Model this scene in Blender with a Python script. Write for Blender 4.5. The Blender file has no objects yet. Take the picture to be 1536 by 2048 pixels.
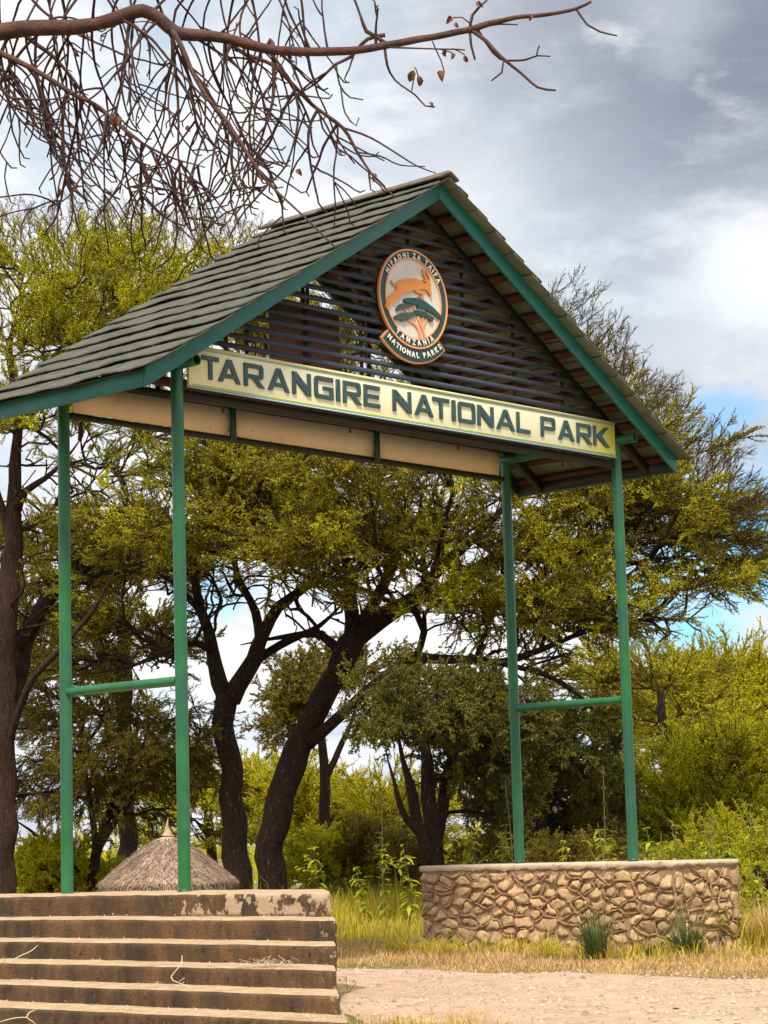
import bpy, math, random
import numpy as np
from mathutils import Vector, Matrix, noise

SC = bpy.context.scene
COL = SC.collection
rnd = random.Random(7)
rng = np.random.default_rng(11)

# ------------------------------------------------------------------ camera
CAM = np.array([-13.5766, -15.2085, 0.3831])
def cam_axes(yaw, pitch, roll):
    fw = np.array([math.cos(yaw)*math.cos(pitch), math.sin(yaw)*math.cos(pitch), math.sin(pitch)])
    rt = np.array([math.sin(yaw), -math.cos(yaw), 0.0])
    up = np.cross(rt, fw)
    return math.cos(roll)*rt+math.sin(roll)*up, -math.sin(roll)*rt+math.cos(roll)*up, fw
RT, UP, FW = cam_axes(0.75197, 0.14278, -0.02798)
FPX = 4589.4
cd = bpy.data.cameras.new('camera')
cam = bpy.data.objects.new('camera', cd); COL.objects.link(cam)
cam.matrix_world = Matrix(((RT[0], UP[0], -FW[0], CAM[0]), (RT[1], UP[1], -FW[1], CAM[1]), (RT[2], UP[2], -FW[2], CAM[2]), (0, 0, 0, 1)))
cd.sensor_fit = 'VERTICAL'; cd.sensor_height = 36.0; cd.lens = FPX/2048*36.0
cd.clip_start = 0.5; cd.clip_end = 6000
SC.camera = cam
SC.render.resolution_x = 768; SC.render.resolution_y = 1024
def at(x, y, d):
    """world point seen at photo pixel (x, y) at d metres along the view axis"""
    return CAM + d*(FW + RT*(x-768)/FPX - UP*(y-1024)/FPX)
def dir_of(x, y):
    v = FW + RT*(x-768)/FPX - UP*(y-1024)/FPX
    return v/np.linalg.norm(v)

# ------------------------------------------------------------------ light
SUN_TO = Vector((-0.42, -0.36, 0.84)).normalized()
sd = bpy.data.lights.new('sun', 'SUN'); sd.energy = 3.5; sd.angle = math.radians(11); sd.color = (1.0, 0.90, 0.74)
so = bpy.data.objects.new('sun', sd); COL.objects.link(so)
so.rotation_euler = SUN_TO.to_track_quat('Z', 'Y').to_euler()
SC.view_settings.view_transform = 'Standard'; SC.view_settings.look = 'None'
SC.view_settings.gamma = 1; SC.view_settings.use_curve_mapping = False
SC.view_settings.exposure = 0.62
SKY_STRENGTH = 0.10
W = bpy.data.worlds.new('World'); SC.world = W; W.use_nodes = True
def build_world():
    nt = W.node_tree; N = nt.nodes; L = nt.links
    N.clear()
    out = N.new('ShaderNodeOutputWorld'); bg = N.new('ShaderNodeBackground'); bg.inputs[1].default_value = SKY_STRENGTH
    L.new(bg.outputs[0], out.inputs[0])
    sky = N.new('ShaderNodeTexSky'); sky.sky_type = 'NISHITA'; sky.sun_disc = False
    sky.sun_elevation = math.asin(SUN_TO.z); sky.sun_rotation = math.atan2(SUN_TO.x, SUN_TO.y)
    sky.air_density = 1.0; sky.dust_density = 0.3; sky.ozone_density = 2.0
    tint = N.new('ShaderNodeMix'); tint.data_type = 'RGBA'; tint.blend_type = 'MULTIPLY'; tint.inputs[0].default_value = 1
    L.new(sky.outputs[0], tint.inputs[6]); tint.inputs[7].default_value = (0.50, 0.98, 1.25, 1)
    tc = N.new('ShaderNodeTexCoord')
    def nz(scale, detail, rough, sx=1, sy=1, sz=1, off=(0, 0, 0), dist=0.0):
        mp = N.new('ShaderNodeMapping'); mp.inputs['Scale'].default_value = (sx, sy, sz); mp.inputs['Location'].default_value = off
        L.new(tc.outputs['Generated'], mp.inputs[0])
        t = N.new('ShaderNodeTexNoise'); t.inputs['Scale'].default_value = scale; t.inputs['Detail'].default_value = detail
        t.inputs['Roughness'].default_value = rough; t.inputs['Distortion'].default_value = dist
        L.new(mp.outputs[0], t.inputs[0]); return t.outputs[0]
    def math_(op, a, b=None, clamp=False):
        m = N.new('ShaderNodeMath'); m.operation = op; m.use_clamp = clamp
        for i, v in enumerate((a, b)):
            if v is None: continue
            if isinstance(v, (int, float)): m.inputs[i].default_value = v
            else: L.new(v, m.inputs[i])
        return m.outputs[0]
    def smooth(v, a, b):
        m = N.new('ShaderNodeMapRange'); m.interpolation_type = 'SMOOTHSTEP'; L.new(v, m.inputs[0])
        m.inputs[1].default_value = a; m.inputs[2].default_value = b; m.inputs[3].default_value = 0; m.inputs[4].default_value = 1
        return m.outputs[0]
    def spot(px, py, r_px, wob=0.5, soft=0.6):
        """cloud feature round one direction of the sky, ragged by noise"""
        d = dir_of(px, py)
        vm = N.new('ShaderNodeVectorMath'); vm.operation = 'DISTANCE'; vm.inputs[1].default_value = tuple(d)
        L.new(tc.outputs['Generated'], vm.inputs[0])
        q = math_('ADD', math_('DIVIDE', vm.outputs['Value'], r_px/FPX), math_('MULTIPLY', math_('SUBTRACT', rag, 0.5), wob*4))
        return math_('SUBTRACT', 1.0, smooth(q, 1-soft, 1+soft))
    rag = nz(14, 9, 0.62, 1, 1, 2.4)
    big = nz(3.2, 6, 0.55, 1, 1, 2.6, (0.3, 1.1, 0.2))
    fine = nz(16, 8, 0.6, 1, 1, 2.0, (2.0, 0, 1))
    def mix(f, a, b):
        m = N.new('ShaderNodeMix'); m.data_type = 'RGBA'
        if isinstance(f, (int, float)): m.inputs[0].default_value = f
        else: L.new(f, m.inputs[0])
        for i, v in ((6, a), (7, b)):
            if isinstance(v, tuple): m.inputs[i].default_value = (v[0]/SKY_STRENGTH, v[1]/SKY_STRENGTH, v[2]/SKY_STRENGTH, 1)
            else: L.new(v, m.inputs[i])
        return m.outputs[2]
    WHITE = (0.72, 0.725, 0.74); PALE = (0.34, 0.43, 0.52); GREY = (0.235, 0.265, 0.335); DARK = (0.165, 0.185, 0.24); MID = (0.46, 0.485, 0.535)
    c = mix(smooth(big, 0.40, 0.58), MID, WHITE)
    c = mix(math_('MULTIPLY', smooth(fine, 0.45, 0.66), 0.60), c, PALE)
    # the grey cloud bank high on the right of the gate
    c = mix(math_('MULTIPLY', spot(1420, 180, 620, 0.5, 0.85), 0.9), c, GREY)
    c = mix(math_('MULTIPLY', spot(1440, 150, 330, 0.7, 0.9), 0.8), c, DARK)
    c = mix(math_('MULTIPLY', spot(1290, 380, 220, 0.7, 0.9), 0.45), c, GREY)
    c = mix(math_('MULTIPLY', spot(1330, 20, 100, 0.8, 0.8), 0.5), c, MID)
    # bright edges
    c = mix(math_('MULTIPLY', spot(1490, 520, 120, 0.7, 0.7), 0.75), c, WHITE)
    c = mix(math_('MULTIPLY', spot(960, 420, 110, 0.7, 0.8), 0.4), c, WHITE)
    c = mix(math_('MULTIPLY', spot(120, 260, 330, 0.6, 0.8), 0.6), c, WHITE)
    c = mix(math_('MULTIPLY', spot(700, 640, 500, 0.5, 0.8), 0.35), c, WHITE)
    c = mix(math_('MULTIPLY', spot(300, 90, 110, 0.8, 0.8), 0.75), c, PALE)
    c = mix(math_('MULTIPLY', spot(90, 290, 90, 0.8, 0.9), 0.6), c, PALE)
    c = mix(math_('MULTIPLY', spot(620, 150, 150, 0.8, 0.9), 0.5), c, PALE)
    c = mix(math_('MULTIPLY', smooth(nz(11, 9, 0.6, 1, 1, 2.3, (3, 4, 1)), 0.52, 0.68), 0.55), c, WHITE)
    c = mix(math_('MULTIPLY', spot(1500, 560, 200, 0.9, 0.9), 0.5), c, WHITE)
    c = mix(math_('MULTIPLY', spot(1180, 520, 200, 0.9, 0.9), 0.35), c, PALE)
    c = mix(math_('MULTIPLY', spot(1480, 1200, 120, 0.9, 0.9), 0.6), c, WHITE)
    # gaps with blue sky
    blue = tint.outputs[2]
    for px, py, r, f in ((1440, 818, 60, 0.6), (1540, 1080, 140, 1.0), (1300, 1250, 110, 0.6), (1440, 1255, 70, 0.7), (600, 1655, 70, 0.9), (820, 1640, 60, 0.8), (420, 1180, 60, 0.5)):
        c = mix(math_('MULTIPLY', spot(px, py, r, 1.1, 0.7), f), c, blue)
    # broken cloud out of view: open sky added towards the zenith to cut fill light
    sz = N.new('ShaderNodeSeparateXYZ'); L.new(tc.outputs['Generated'], sz.inputs[0]); above = math_('MULTIPLY', smooth(sz.outputs[2], 0.36, 0.62), 0.55)
    c = mix(math_('MULTIPLY', smooth(nz(2.3, 6, 0.55, 1, 1, 2.0, (5, 2, 3)), 0.47, 0.60), above), c, blue)
    L.new(c, bg.inputs[0])
build_world()

# ------------------------------------------------------------------ materials
def lin(r, g, b):
    f = lambda c: (c/255/12.92) if c/255 <= 0.04045 else ((c/255+0.055)/1.055)**2.4
    return (f(r), f(g), f(b))
MATS = {}
def mat(name, base, var=None, scale=6.0, rough=0.7, bump=0.0, bscale=40.0, metallic=0.0, spec=0.5, coord='Object', stretch=(1, 1, 1), rand=0.0, third=None, tscale=2.0, tlo=0.5, thi=0.65, trans=0.0, transcol=None, detail=6, lo=0.35, hi=0.65):
    m = bpy.data.materials.new(name); m.use_nodes = True
    nt = m.node_tree; N = nt.nodes; L = nt.links
    p = N['Principled BSDF']; p.inputs['Roughness'].default_value = rough; p.inputs['Metallic'].default_value = metallic
    p.inputs['Specular IOR Level'].default_value = spec
    tc = N.new('ShaderNodeTexCoord'); mp = N.new('ShaderNodeMapping'); mp.inputs['Scale'].default_value = stretch
    if coord == 'World':
        g = N.new('ShaderNodeNewGeometry'); L.new(g.outputs['Position'], mp.inputs[0])
    else: L.new(tc.outputs[coord], mp.inputs[0])
    def noise_(s, d=detail, r=0.6):
        t = N.new('ShaderNodeTexNoise'); t.inputs['Scale'].default_value = s; t.inputs['Detail'].default_value = d; t.inputs['Roughness'].default_value = r
        L.new(mp.outputs[0], t.inputs[0]); return t.outputs[0]
    def rmap(v, a, b, c=0.0, d=1.0):
        r = N.new('ShaderNodeMapRange'); L.new(v, r.inputs[0]); r.inputs[1].default_value = a; r.inputs[2].default_value = b; r.inputs[3].default_value = c; r.inputs[4].default_value = d
        return r.outputs[0]
    def mixc(f, a, b):
        x = N.new('ShaderNodeMix'); x.data_type = 'RGBA'; L.new(f, x.inputs[0])
        for i, v in ((6, a), (7, b)):
            if isinstance(v, tuple): x.inputs[i].default_value = (*v, 1)
            else: L.new(v, x.inputs[i])
        return x.outputs[2]
    col = None
    if var is not None: col = mixc(rmap(noise_(scale), lo, hi), base, var)
    if third is not None: col = mixc(rmap(noise_(tscale), tlo, thi), col if col else base, third)
    if rand > 0:
        g = N.new('ShaderNodeNewGeometry'); h = N.new('ShaderNodeHueSaturation')
        L.new(rmap(g.outputs['Random Per Island'], 0, 1, 1-rand, 1+rand), h.inputs['Value'])
        if col is not None: L.new(col, h.inputs['Color'])
        else: h.inputs['Color'].default_value = (*base, 1)
        col = h.outputs[0]
    if col is None: p.inputs['Base Color'].default_value = (*base, 1)
    else: L.new(col, p.inputs['Base Color'])
    if bump:
        b = N.new('ShaderNodeBump'); b.inputs['Strength'].default_value = bump; b.inputs['Distance'].default_value = 0.02
        L.new(noise_(bscale, 8), b.inputs['Height']); L.new(b.outputs[0], p.inputs['Normal'])
    if trans > 0:
        t = N.new('ShaderNodeBsdfTranslucent')
        if col is not None: 
            if transcol:
                tm = N.new('ShaderNodeMix'); tm.data_type = 'RGBA'; tm.blend_type = 'MULTIPLY'; tm.inputs[0].default_value = 1
                L.new(col, tm.inputs[6]); tm.inputs[7].default_value = (*transcol, 1); L.new(tm.outputs[2], t.inputs[0])
            else: L.new(col, t.inputs[0])
        else: t.inputs[0].default_value = (*base, 1)
        ms = N.new('ShaderNodeMixShader'); ms.inputs[0].default_value = trans
        L.new(p.outputs[0], ms.inputs[1]); L.new(t.outputs[0], ms.inputs[2])
        L.new(ms.outputs[0], N['Material Output'].inputs[0])
    MATS[name] = m
    return m
mat('post_paint', (0.008, 0.120, 0.026), (0.024, 0.165, 0.060), 3.0, rough=0.38, bump=0.06, bscale=120, coord='World', third=(0.018, 0.10, 0.060), tscale=1.3, tlo=0.45, thi=0.6)
mat('teal_paint', (0.008, 0.120, 0.105), (0.014, 0.155, 0.130), 5.0, rough=0.45, bump=0.05, bscale=60, coord='World', stretch=(1, 1, 3))
mat('dark_steel', (0.012, 0.014, 0.012), (0.022, 0.022, 0.018), 5.0, rough=0.6, coord='World')
mat('dark_green_steel', (0.012, 0.045, 0.025), (0.02, 0.06, 0.035), 5.0, rough=0.5, coord='World')
mat('batten_wood', (0.045, 0.010, 0.008), (0.085, 0.025, 0.014), 8.0, rough=0.8, bump=0.2, coord='World', stretch=(1, 0.2, 1))
mat('roof_tile', (0.078, 0.080, 0.058), (0.130, 0.125, 0.090), 5.0, rough=0.85, bump=0.5, bscale=90, coord='World', third=(0.060, 0.072, 0.050), tscale=2.6, stretch=(2.5, 1, 2.5))
mat('tile_underside', (0.10, 0.125, 0.085), (0.17, 0.19, 0.13), 6.0, rough=0.6, coord='World', third=(0.10, 0.11, 0.08), tscale=3)
mat('ridge_metal', (0.10, 0.075, 0.06), (0.16, 0.13, 0.10), 9.0, rough=0.7, bump=0.3, coord='World')
mat('slat_wood', (0.034, 0.043, 0.068), (0.056, 0.068, 0.100), 4.0, rough=0.65, bump=0.25, bscale=30, coord='World', stretch=(0.3, 1, 6))
mat('sign_trim', (0.72, 0.70, 0.38), rough=0.5)
mat('sign_blue', (0.36, 0.62, 0.72), rough=0.5)
mat('sign_green_line', (0.55, 0.62, 0.10), rough=0.5)
mat('letter_paint', (0.022, 0.062, 0.068), (0.032, 0.075, 0.085), 14, rough=0.45, coord='World')
mat('emblem_dark', (0.02, 0.012, 0.01), rough=0.5)
mat('emblem_green', (0.012, 0.060, 0.055), (0.016, 0.07, 0.062), 7, rough=0.5, coord='World')
mat('emblem_grey_green', (0.055, 0.075, 0.058), rough=0.55)
mat('emblem_orange', (0.70, 0.24, 0.055), (0.76, 0.28, 0.07), 6, rough=0.5, coord='World')
mat('emblem_rim', (0.80, 0.36, 0.16), rough=0.45)
mat('emblem_cream', (0.68, 0.63, 0.56), (0.74, 0.70, 0.62), 5, rough=0.55, coord='World')
mat('white_paint', (0.85, 0.84, 0.80), rough=0.5)
mat('lightbox_panel', (0.80, 0.62, 0.45), (0.86, 0.70, 0.53), 3, rough=0.6, coord='World', third=(0.45, 0.33, 0.2), tscale=9, tlo=0.62, thi=0.75)
mat('brown_panel', (0.20, 0.12, 0.12), (0.26, 0.16, 0.15), 6, rough=0.7, coord='World')
mat('tread_dust', (0.40, 0.27, 0.15), (0.52, 0.375, 0.23), 7, rough=0.95, bump=0.4, bscale=50, coord='World', third=(0.30, 0.21, 0.12), tscale=14, tlo=0.58, thi=0.72)
mat('mortar', (0.32, 0.185, 0.10), (0.44, 0.28, 0.165), 8, rough=0.95, bump=0.7, bscale=45, coord='World', third=(0.10, 0.06, 0.035), tscale=4, tlo=0.62, thi=0.75)
mat('mortar_bead', (0.28, 0.15, 0.075), (0.40, 0.24, 0.13), 9, rough=0.95, bump=0.6, bscale=60, coord='World')
mat('coping', (0.50, 0.38, 0.26), (0.60, 0.48, 0.35), 9, rough=0.9, bump=0.5, bscale=60, coord='World', third=(0.2, 0.14, 0.09), tscale=7, tlo=0.6, thi=0.72)
for i, (a, b) in enumerate((((0.56, 0.35, 0.17), (0.68, 0.47, 0.26)), ((0.48, 0.30, 0.15), (0.62, 0.43, 0.24)), ((0.60, 0.41, 0.22), (0.44, 0.29, 0.15)), ((0.34, 0.21, 0.12), (0.50, 0.34, 0.20)))):
    mat('stone_%d' % i, a, b, 14, rough=0.9, bump=0.8, bscale=55, coord='World', third=(0.17, 0.11, 0.07), tscale=20, tlo=0.58, thi=0.75)
mat('bark', (0.018, 0.006, 0.0035), (0.050, 0.021, 0.012), 5, rough=0.95, bump=1.0, bscale=16, coord='World', stretch=(4, 4, 0.8), third=(0.30, 0.24, 0.18), tscale=11, tlo=0.63, thi=0.67)
mat('bark_warm', (0.026, 0.009, 0.005), (0.085, 0.036, 0.019), 5, rough=0.95, bump=1.0, bscale=16, coord='World', stretch=(5, 5, 0.7), third=(0.25, 0.18, 0.12), tscale=13, tlo=0.64, thi=0.68)
mat('twig', (0.022, 0.009, 0.006), (0.045, 0.021, 0.013), 3, rough=0.9, coord='World')
mat('twig_grey', (0.11, 0.075, 0.055), (0.17, 0.125, 0.10), 3, rough=0.9, coord='World')
mat('bare_bark', (0.050, 0.017, 0.012), (0.125, 0.055, 0.040), 14, rough=0.85, bump=0.5, bscale=60, coord='World', third=(0.06, 0.035, 0.03), tscale=6)
mat('bare_twig', (0.030, 0.008, 0.007), (0.058, 0.018, 0.014), 10, rough=0.8, coord='World')
TC = (1.25, 1.15, 0.5)
mat('leaf_bright', (0.66, 0.66, 0.014), (0.40, 0.38, 0.012), 0.9, rough=0.6, spec=0.3, coord='World', rand=0.45, trans=0.39, transcol=TC)
mat('leaf_mid', (0.58, 0.56, 0.014), (0.22, 0.175, 0.010), 0.8, rough=0.6, spec=0.3, coord='World', rand=0.45, trans=0.36, transcol=TC)
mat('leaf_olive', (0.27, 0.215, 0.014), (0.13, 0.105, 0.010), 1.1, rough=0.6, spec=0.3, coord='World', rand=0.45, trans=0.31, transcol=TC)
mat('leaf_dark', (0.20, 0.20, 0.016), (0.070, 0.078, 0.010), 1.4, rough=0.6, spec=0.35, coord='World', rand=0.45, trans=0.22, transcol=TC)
mat('leaf_far', (0.62, 0.58, 0.018), (0.44, 0.42, 0.014), 0.5, rough=0.7, spec=0.2, coord='World', rand=0.4, trans=0.35, transcol=TC)
mat('weed_leaf', (0.46, 0.48, 0.045), (0.32, 0.35, 0.03), 3, rough=0.5, spec=0.4, coord='World', rand=0.35, trans=0.45, transcol=TC)
mat('weed_stem', (0.16, 0.17, 0.07), rough=0.7)
mat('seed_head', (0.18, 0.09, 0.06), (0.28, 0.15, 0.1), 30, rough=0.9)
mat('dead_leaf', (0.22, 0.075, 0.028), (0.13, 0.045, 0.025), 30, rough=0.7, trans=0.2)
mat('grass_green', (0.50, 0.44, 0.03), (0.60, 0.46, 0.08), 1.5, rough=0.7, spec=0.2, coord='World', rand=0.35, trans=0.4)
mat('grass_tuft', (0.085, 0.12, 0.03), (0.15, 0.18, 0.05), 6, rough=0.6, spec=0.3, coord='World', rand=0.4, trans=0.3)
mat('grass_dry', (0.56, 0.34, 0.13), (0.68, 0.47, 0.23), 2.5, rough=0.8, spec=0.2, coord='World', rand=0.3, trans=0.25)
mat('straw', (0.58, 0.47, 0.30), (0.70, 0.60, 0.42), 8, rough=0.8, coord='World', rand=0.3)
mat('thatch', (0.36, 0.25, 0.18), (0.52, 0.39, 0.30), 3, rough=0.95, spec=0.1, coord='World', rand=0.45, bump=0.5)
mat('mud_wall', (0.07, 0.035, 0.02), (0.11, 0.06, 0.035), 6, rough=0.95, bump=0.5, coord='World')
mat('road_dirt', (0.47, 0.315, 0.21), (0.54, 0.385, 0.265), 1.6, rough=1.0, bump=0.9, bscale=26, coord='World', third=(0.37, 0.24, 0.145), tscale=5, tlo=0.5, thi=0.7)
mat('pebble', (0.34, 0.25, 0.18), (0.50, 0.40, 0.31), 30, rough=0.9, coord='World', rand=0.4)
mat('soil', (0.20, 0.135, 0.055), (0.28, 0.20, 0.09), 1.2, rough=1.0, bump=0.8, bscale=18, coord='World', third=(0.13, 0.12, 0.03), tscale=0.7, tlo=0.45, thi=0.6)

for _n in ('bark', 'bark_warm'):
    for _q in MATS[_n].node_tree.nodes:
        if _q.type == 'BUMP': _q.inputs['Distance'].default_value = 0.07
def riser_material():
    """old concrete: brown-black mould, vertical streaks, flaked cream plaster at the road end"""
    m = bpy.data.materials.new('stained_concrete'); m.use_nodes = True
    nt = m.node_tree; N = nt.nodes; L = nt.links; p = N['Principled BSDF']; p.inputs['Roughness'].default_value = 0.92
    g = N.new('ShaderNodeNewGeometry')
    def nz(s, st=(1, 1, 1), d=8, r=0.65):
        mp = N.new('ShaderNodeMapping'); mp.inputs['Scale'].default_value = st; L.new(g.outputs['Position'], mp.inputs[0])
        t = N.new('ShaderNodeTexNoise'); t.inputs['Scale'].default_value = s; t.inputs['Detail'].default_value = d; t.inputs['Roughness'].default_value = r
        L.new(mp.outputs[0], t.inputs[0]); return t.outputs[0]
    def rm(v, a, b, c=0, d=1):
        r = N.new('ShaderNodeMapRange'); L.new(v, r.inputs[0]); r.inputs[1].default_value = a; r.inputs[2].default_value = b; r.inputs[3].default_value = c; r.inputs[4].default_value = d; return r.outputs[0]
    def mx(f, a, b):
        x = N.new('ShaderNodeMix'); x.data_type = 'RGBA'; L.new(f, x.inputs[0])
        for i, v in ((6, a), (7, b)):
            if isinstance(v, tuple): x.inputs[i].default_value = (*v, 1)
            else: L.new(v, x.inputs[i])
        return x.outputs[2]
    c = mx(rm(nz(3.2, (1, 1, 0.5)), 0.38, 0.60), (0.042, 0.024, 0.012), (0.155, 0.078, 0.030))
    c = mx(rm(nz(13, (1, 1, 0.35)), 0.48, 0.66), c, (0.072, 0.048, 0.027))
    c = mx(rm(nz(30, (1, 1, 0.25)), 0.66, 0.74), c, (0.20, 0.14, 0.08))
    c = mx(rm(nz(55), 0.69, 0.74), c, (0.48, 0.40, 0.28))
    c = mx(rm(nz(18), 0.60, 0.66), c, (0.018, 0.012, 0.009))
    sx = N.new('ShaderNodeSeparateXYZ'); L.new(g.outputs['Position'], sx.inputs[0])
    def mm(op, a, b):
        q = N.new('ShaderNodeMath'); q.operation = op
        for i, v in enumerate((a, b)):
            if isinstance(v, (int, float)): q.inputs[i].default_value = v
            else: L.new(v, q.inputs[i])
        return q.outputs[0]
    # plaster patch on the upper step, road end; loose flakes on the lower steps' ends
    ph = mm('MULTIPLY', rm(sx.outputs[2], -0.19, -0.16), rm(sx.outputs[1], -0.30, -0.36))
    pl = mm('MULTIPLY', rm(nz(5.5, d=10), 0.505, 0.47), ph)
    c = mx(pl, c, (0.46, 0.335, 0.215))
    ed = mm('MULTIPLY', rm(mm('ADD', sx.outputs[1], mm('MULTIPLY', sx.outputs[0], -1.1)), -1.45, -1.75), rm(nz(11), 0.56, 0.60))
    c = mx(ed, c, (0.42, 0.33, 0.23))
    L.new(c, p.inputs['Base Color'])
    b = N.new('ShaderNodeBump'); b.inputs['Strength'].default_value = 0.8; b.inputs['Distance'].default_value = 0.02
    L.new(nz(35), b.inputs['Height']); L.new(b.outputs[0], p.inputs['Normal'])
    MATS['stained_concrete'] = m
riser_material()

def sign_face_material():
    m = bpy.data.materials.new('sign_face'); m.use_nodes = True
    nt = m.node_tree; N = nt.nodes; L = nt.links; p = N['Principled BSDF']; p.inputs['Roughness'].default_value = 0.5
    g = N.new('ShaderNodeNewGeometry'); sx = N.new('ShaderNodeSeparateXYZ'); L.new(g.outputs['Position'], sx.inputs[0])
    t = N.new('ShaderNodeTexNoise'); t.inputs['Scale'].default_value = 1.5; t.inputs['Detail'].default_value = 5
    mp = N.new('ShaderNodeMapping'); mp.inputs['Scale'].default_value = (2.5, 1, 0.6); L.new(g.outputs['Position'], mp.inputs[0]); L.new(mp.outputs[0], t.inputs[0])
    x = N.new('ShaderNodeMix'); x.data_type = 'RGBA'; x.inputs[6].default_value = (0.84, 0.79, 0.52, 1); x.inputs[7].default_value = (0.88, 0.84, 0.60, 1); L.new(t.outputs[0], x.inputs[0])
    # the print turns yellow towards both ends of the board
    r = N.new('ShaderNodeMapRange'); L.new(sx.outputs[0], r.inputs[0]); r.inputs[1].default_value = 5.4; r.inputs[2].default_value = 6.35
    r2 = N.new('ShaderNodeMapRange'); L.new(sx.outputs[0], r2.inputs[0]); r2.inputs[1].default_value = 1.2; r2.inputs[2].default_value = 0.0; r2.inputs[4].default_value = 0.35
    a = N.new('ShaderNodeMath'); a.operation = 'MAXIMUM'; L.new(r.outputs[0], a.inputs[0]); L.new(r2.outputs[0], a.inputs[1])
    y = N.new('ShaderNodeMix'); y.data_type = 'RGBA'; L.new(a.outputs[0], y.inputs[0]); L.new(x.outputs[2], y.inputs[6]); y.inputs[7].default_value = (0.62, 0.56, 0.04, 1)
    L.new(y.outputs[2], p.inputs['Base Color'])
    MATS['sign_face'] = m
sign_face_material()

# ------------------------------------------------------------------ object helpers
def props(o, label=None, cat=None, group=None, kind=None):
    if label: o['label'] = label
    if cat: o['category'] = cat
    if group: o['group'] = group
    if kind: o['kind'] = kind
    return o
def empty(name, loc, label, cat, group=None):
    o = bpy.data.objects.new(name, None); COL.objects.link(o); o.location = loc
    o.empty_display_size = 0.2
    return props(o, label, cat, group)
def link(name, me, parent=None):
    o = bpy.data.objects.new(name, me); COL.objects.link(o)
    if parent is not None:
        o.parent = parent
        base = parent; off = Vector((0, 0, 0))
        while base is not None: off += Vector(base.location); base = base.parent
        o.location = -off
    return o
def fast_mesh(name, V, F, mats, midx=None, smooth=False):
    """V (n,3); F list of int arrays (m,k) of one polygon size each"""
    V = np.asarray(V, np.float32)
    me = bpy.data.meshes.new(name)
    me.vertices.add(len(V)); me.vertices.foreach_set('co', V.ravel())
    F = [np.asarray(f, np.int32) for f in F if len(f)]
    loops = np.concatenate([f.ravel() for f in F]); sizes = np.concatenate([np.full(len(f), f.shape[1], np.int32) for f in F])
    starts = np.concatenate([[0], np.cumsum(sizes)[:-1]]).astype(np.int32)
    me.loops.add(len(loops)); me.loops.foreach_set('vertex_index', loops)
    me.polygons.add(len(sizes)); me.polygons.foreach_set('loop_start', starts); me.polygons.foreach_set('loop_total', sizes)
    if midx is not None: me.polygons.foreach_set('material_index', np.asarray(midx, np.int32))
    if smooth: me.polygons.foreach_set('use_smooth', np.ones(len(sizes), bool))
    for m in (mats if isinstance(mats, (list, tuple)) else [mats]): me.materials.append(MATS[m])
    me.update(calc_edges=True); me.validate()
    return me
class MB:
    """collects pieces into one mesh"""
    def __init__(s): s.V = []; s.F = {}; s.n = 0
    def add(s, V, faces):
        V = np.asarray(V, float)
        for f in faces:
            s.F.setdefault(len(f), []).append([i+s.n for i in f])
        s.V.append(V); s.n += len(V)
    def addq(s, V, F):
        V = np.asarray(V, float); F = np.asarray(F)
        s.F.setdefault(F.shape[1], []).extend((F+s.n).tolist()); s.V.append(V); s.n += len(V)
    def box(s, lo, hi):
        x0, y0, z0 = lo; x1, y1, z1 = hi
        V = [(x0, y0, z0), (x1, y0, z0), (x1, y1, z0), (x0, y1, z0), (x0, y0, z1), (x1, y0, z1), (x1, y1, z1), (x0, y1, z1)]
        s.add(V, [(0, 3, 2, 1), (4, 5, 6, 7), (0, 1, 5, 4), (1, 2, 6, 5), (2, 3, 7, 6), (3, 0, 4, 7)])
        return s
    def prism_y(s, poly, y0, y1):
        """polygon [(x,z)...] counter-clockwise seen from -Y, between y0 (front) and y1"""
        n = len(poly)
        V = [(x, y0, z) for x, z in poly]+[(x, y1, z) for x, z in poly]
        s.add(V, [tuple(range(n)), tuple(range(2*n-1, n-1, -1))]+[(i, i+n, (i+1) % n+n, (i+1) % n) for i in range(n)])
        return s
    def bar(s, a, b, w, h, up=(0, 0, 1)):
        a = Vector(a); b = Vector(b); d = (b-a).normalized(); sd_ = d.cross(Vector(up)).normalized(); u = sd_.cross(d)
        V = []
        for p in (a, b):
            for sx, sz in ((-1, -1), (1, -1), (1, 1), (-1, 1)): V.append(p+sd_*sx*w/2+u*sz*h/2)
        s.add([tuple(v) for v in V], [(0, 1, 2, 3), (7, 6, 5, 4), (0, 4, 5, 1), (1, 5, 6, 2), (2, 6, 7, 3), (3, 7, 4, 0)])
        return s
    def build(s, name, m, parent=None, smooth=False, bevel=0):
        me = fast_mesh(name, np.concatenate(s.V), [np.array(f) for f in s.F.values()], m, smooth=smooth)
        o = link(name, me, parent)
        if bevel:
            b = o.modifiers.new('bevel', 'BEVEL'); b.width = bevel; b.segments = 2; b.limit_method = 'ANGLE'
        return o
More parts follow.
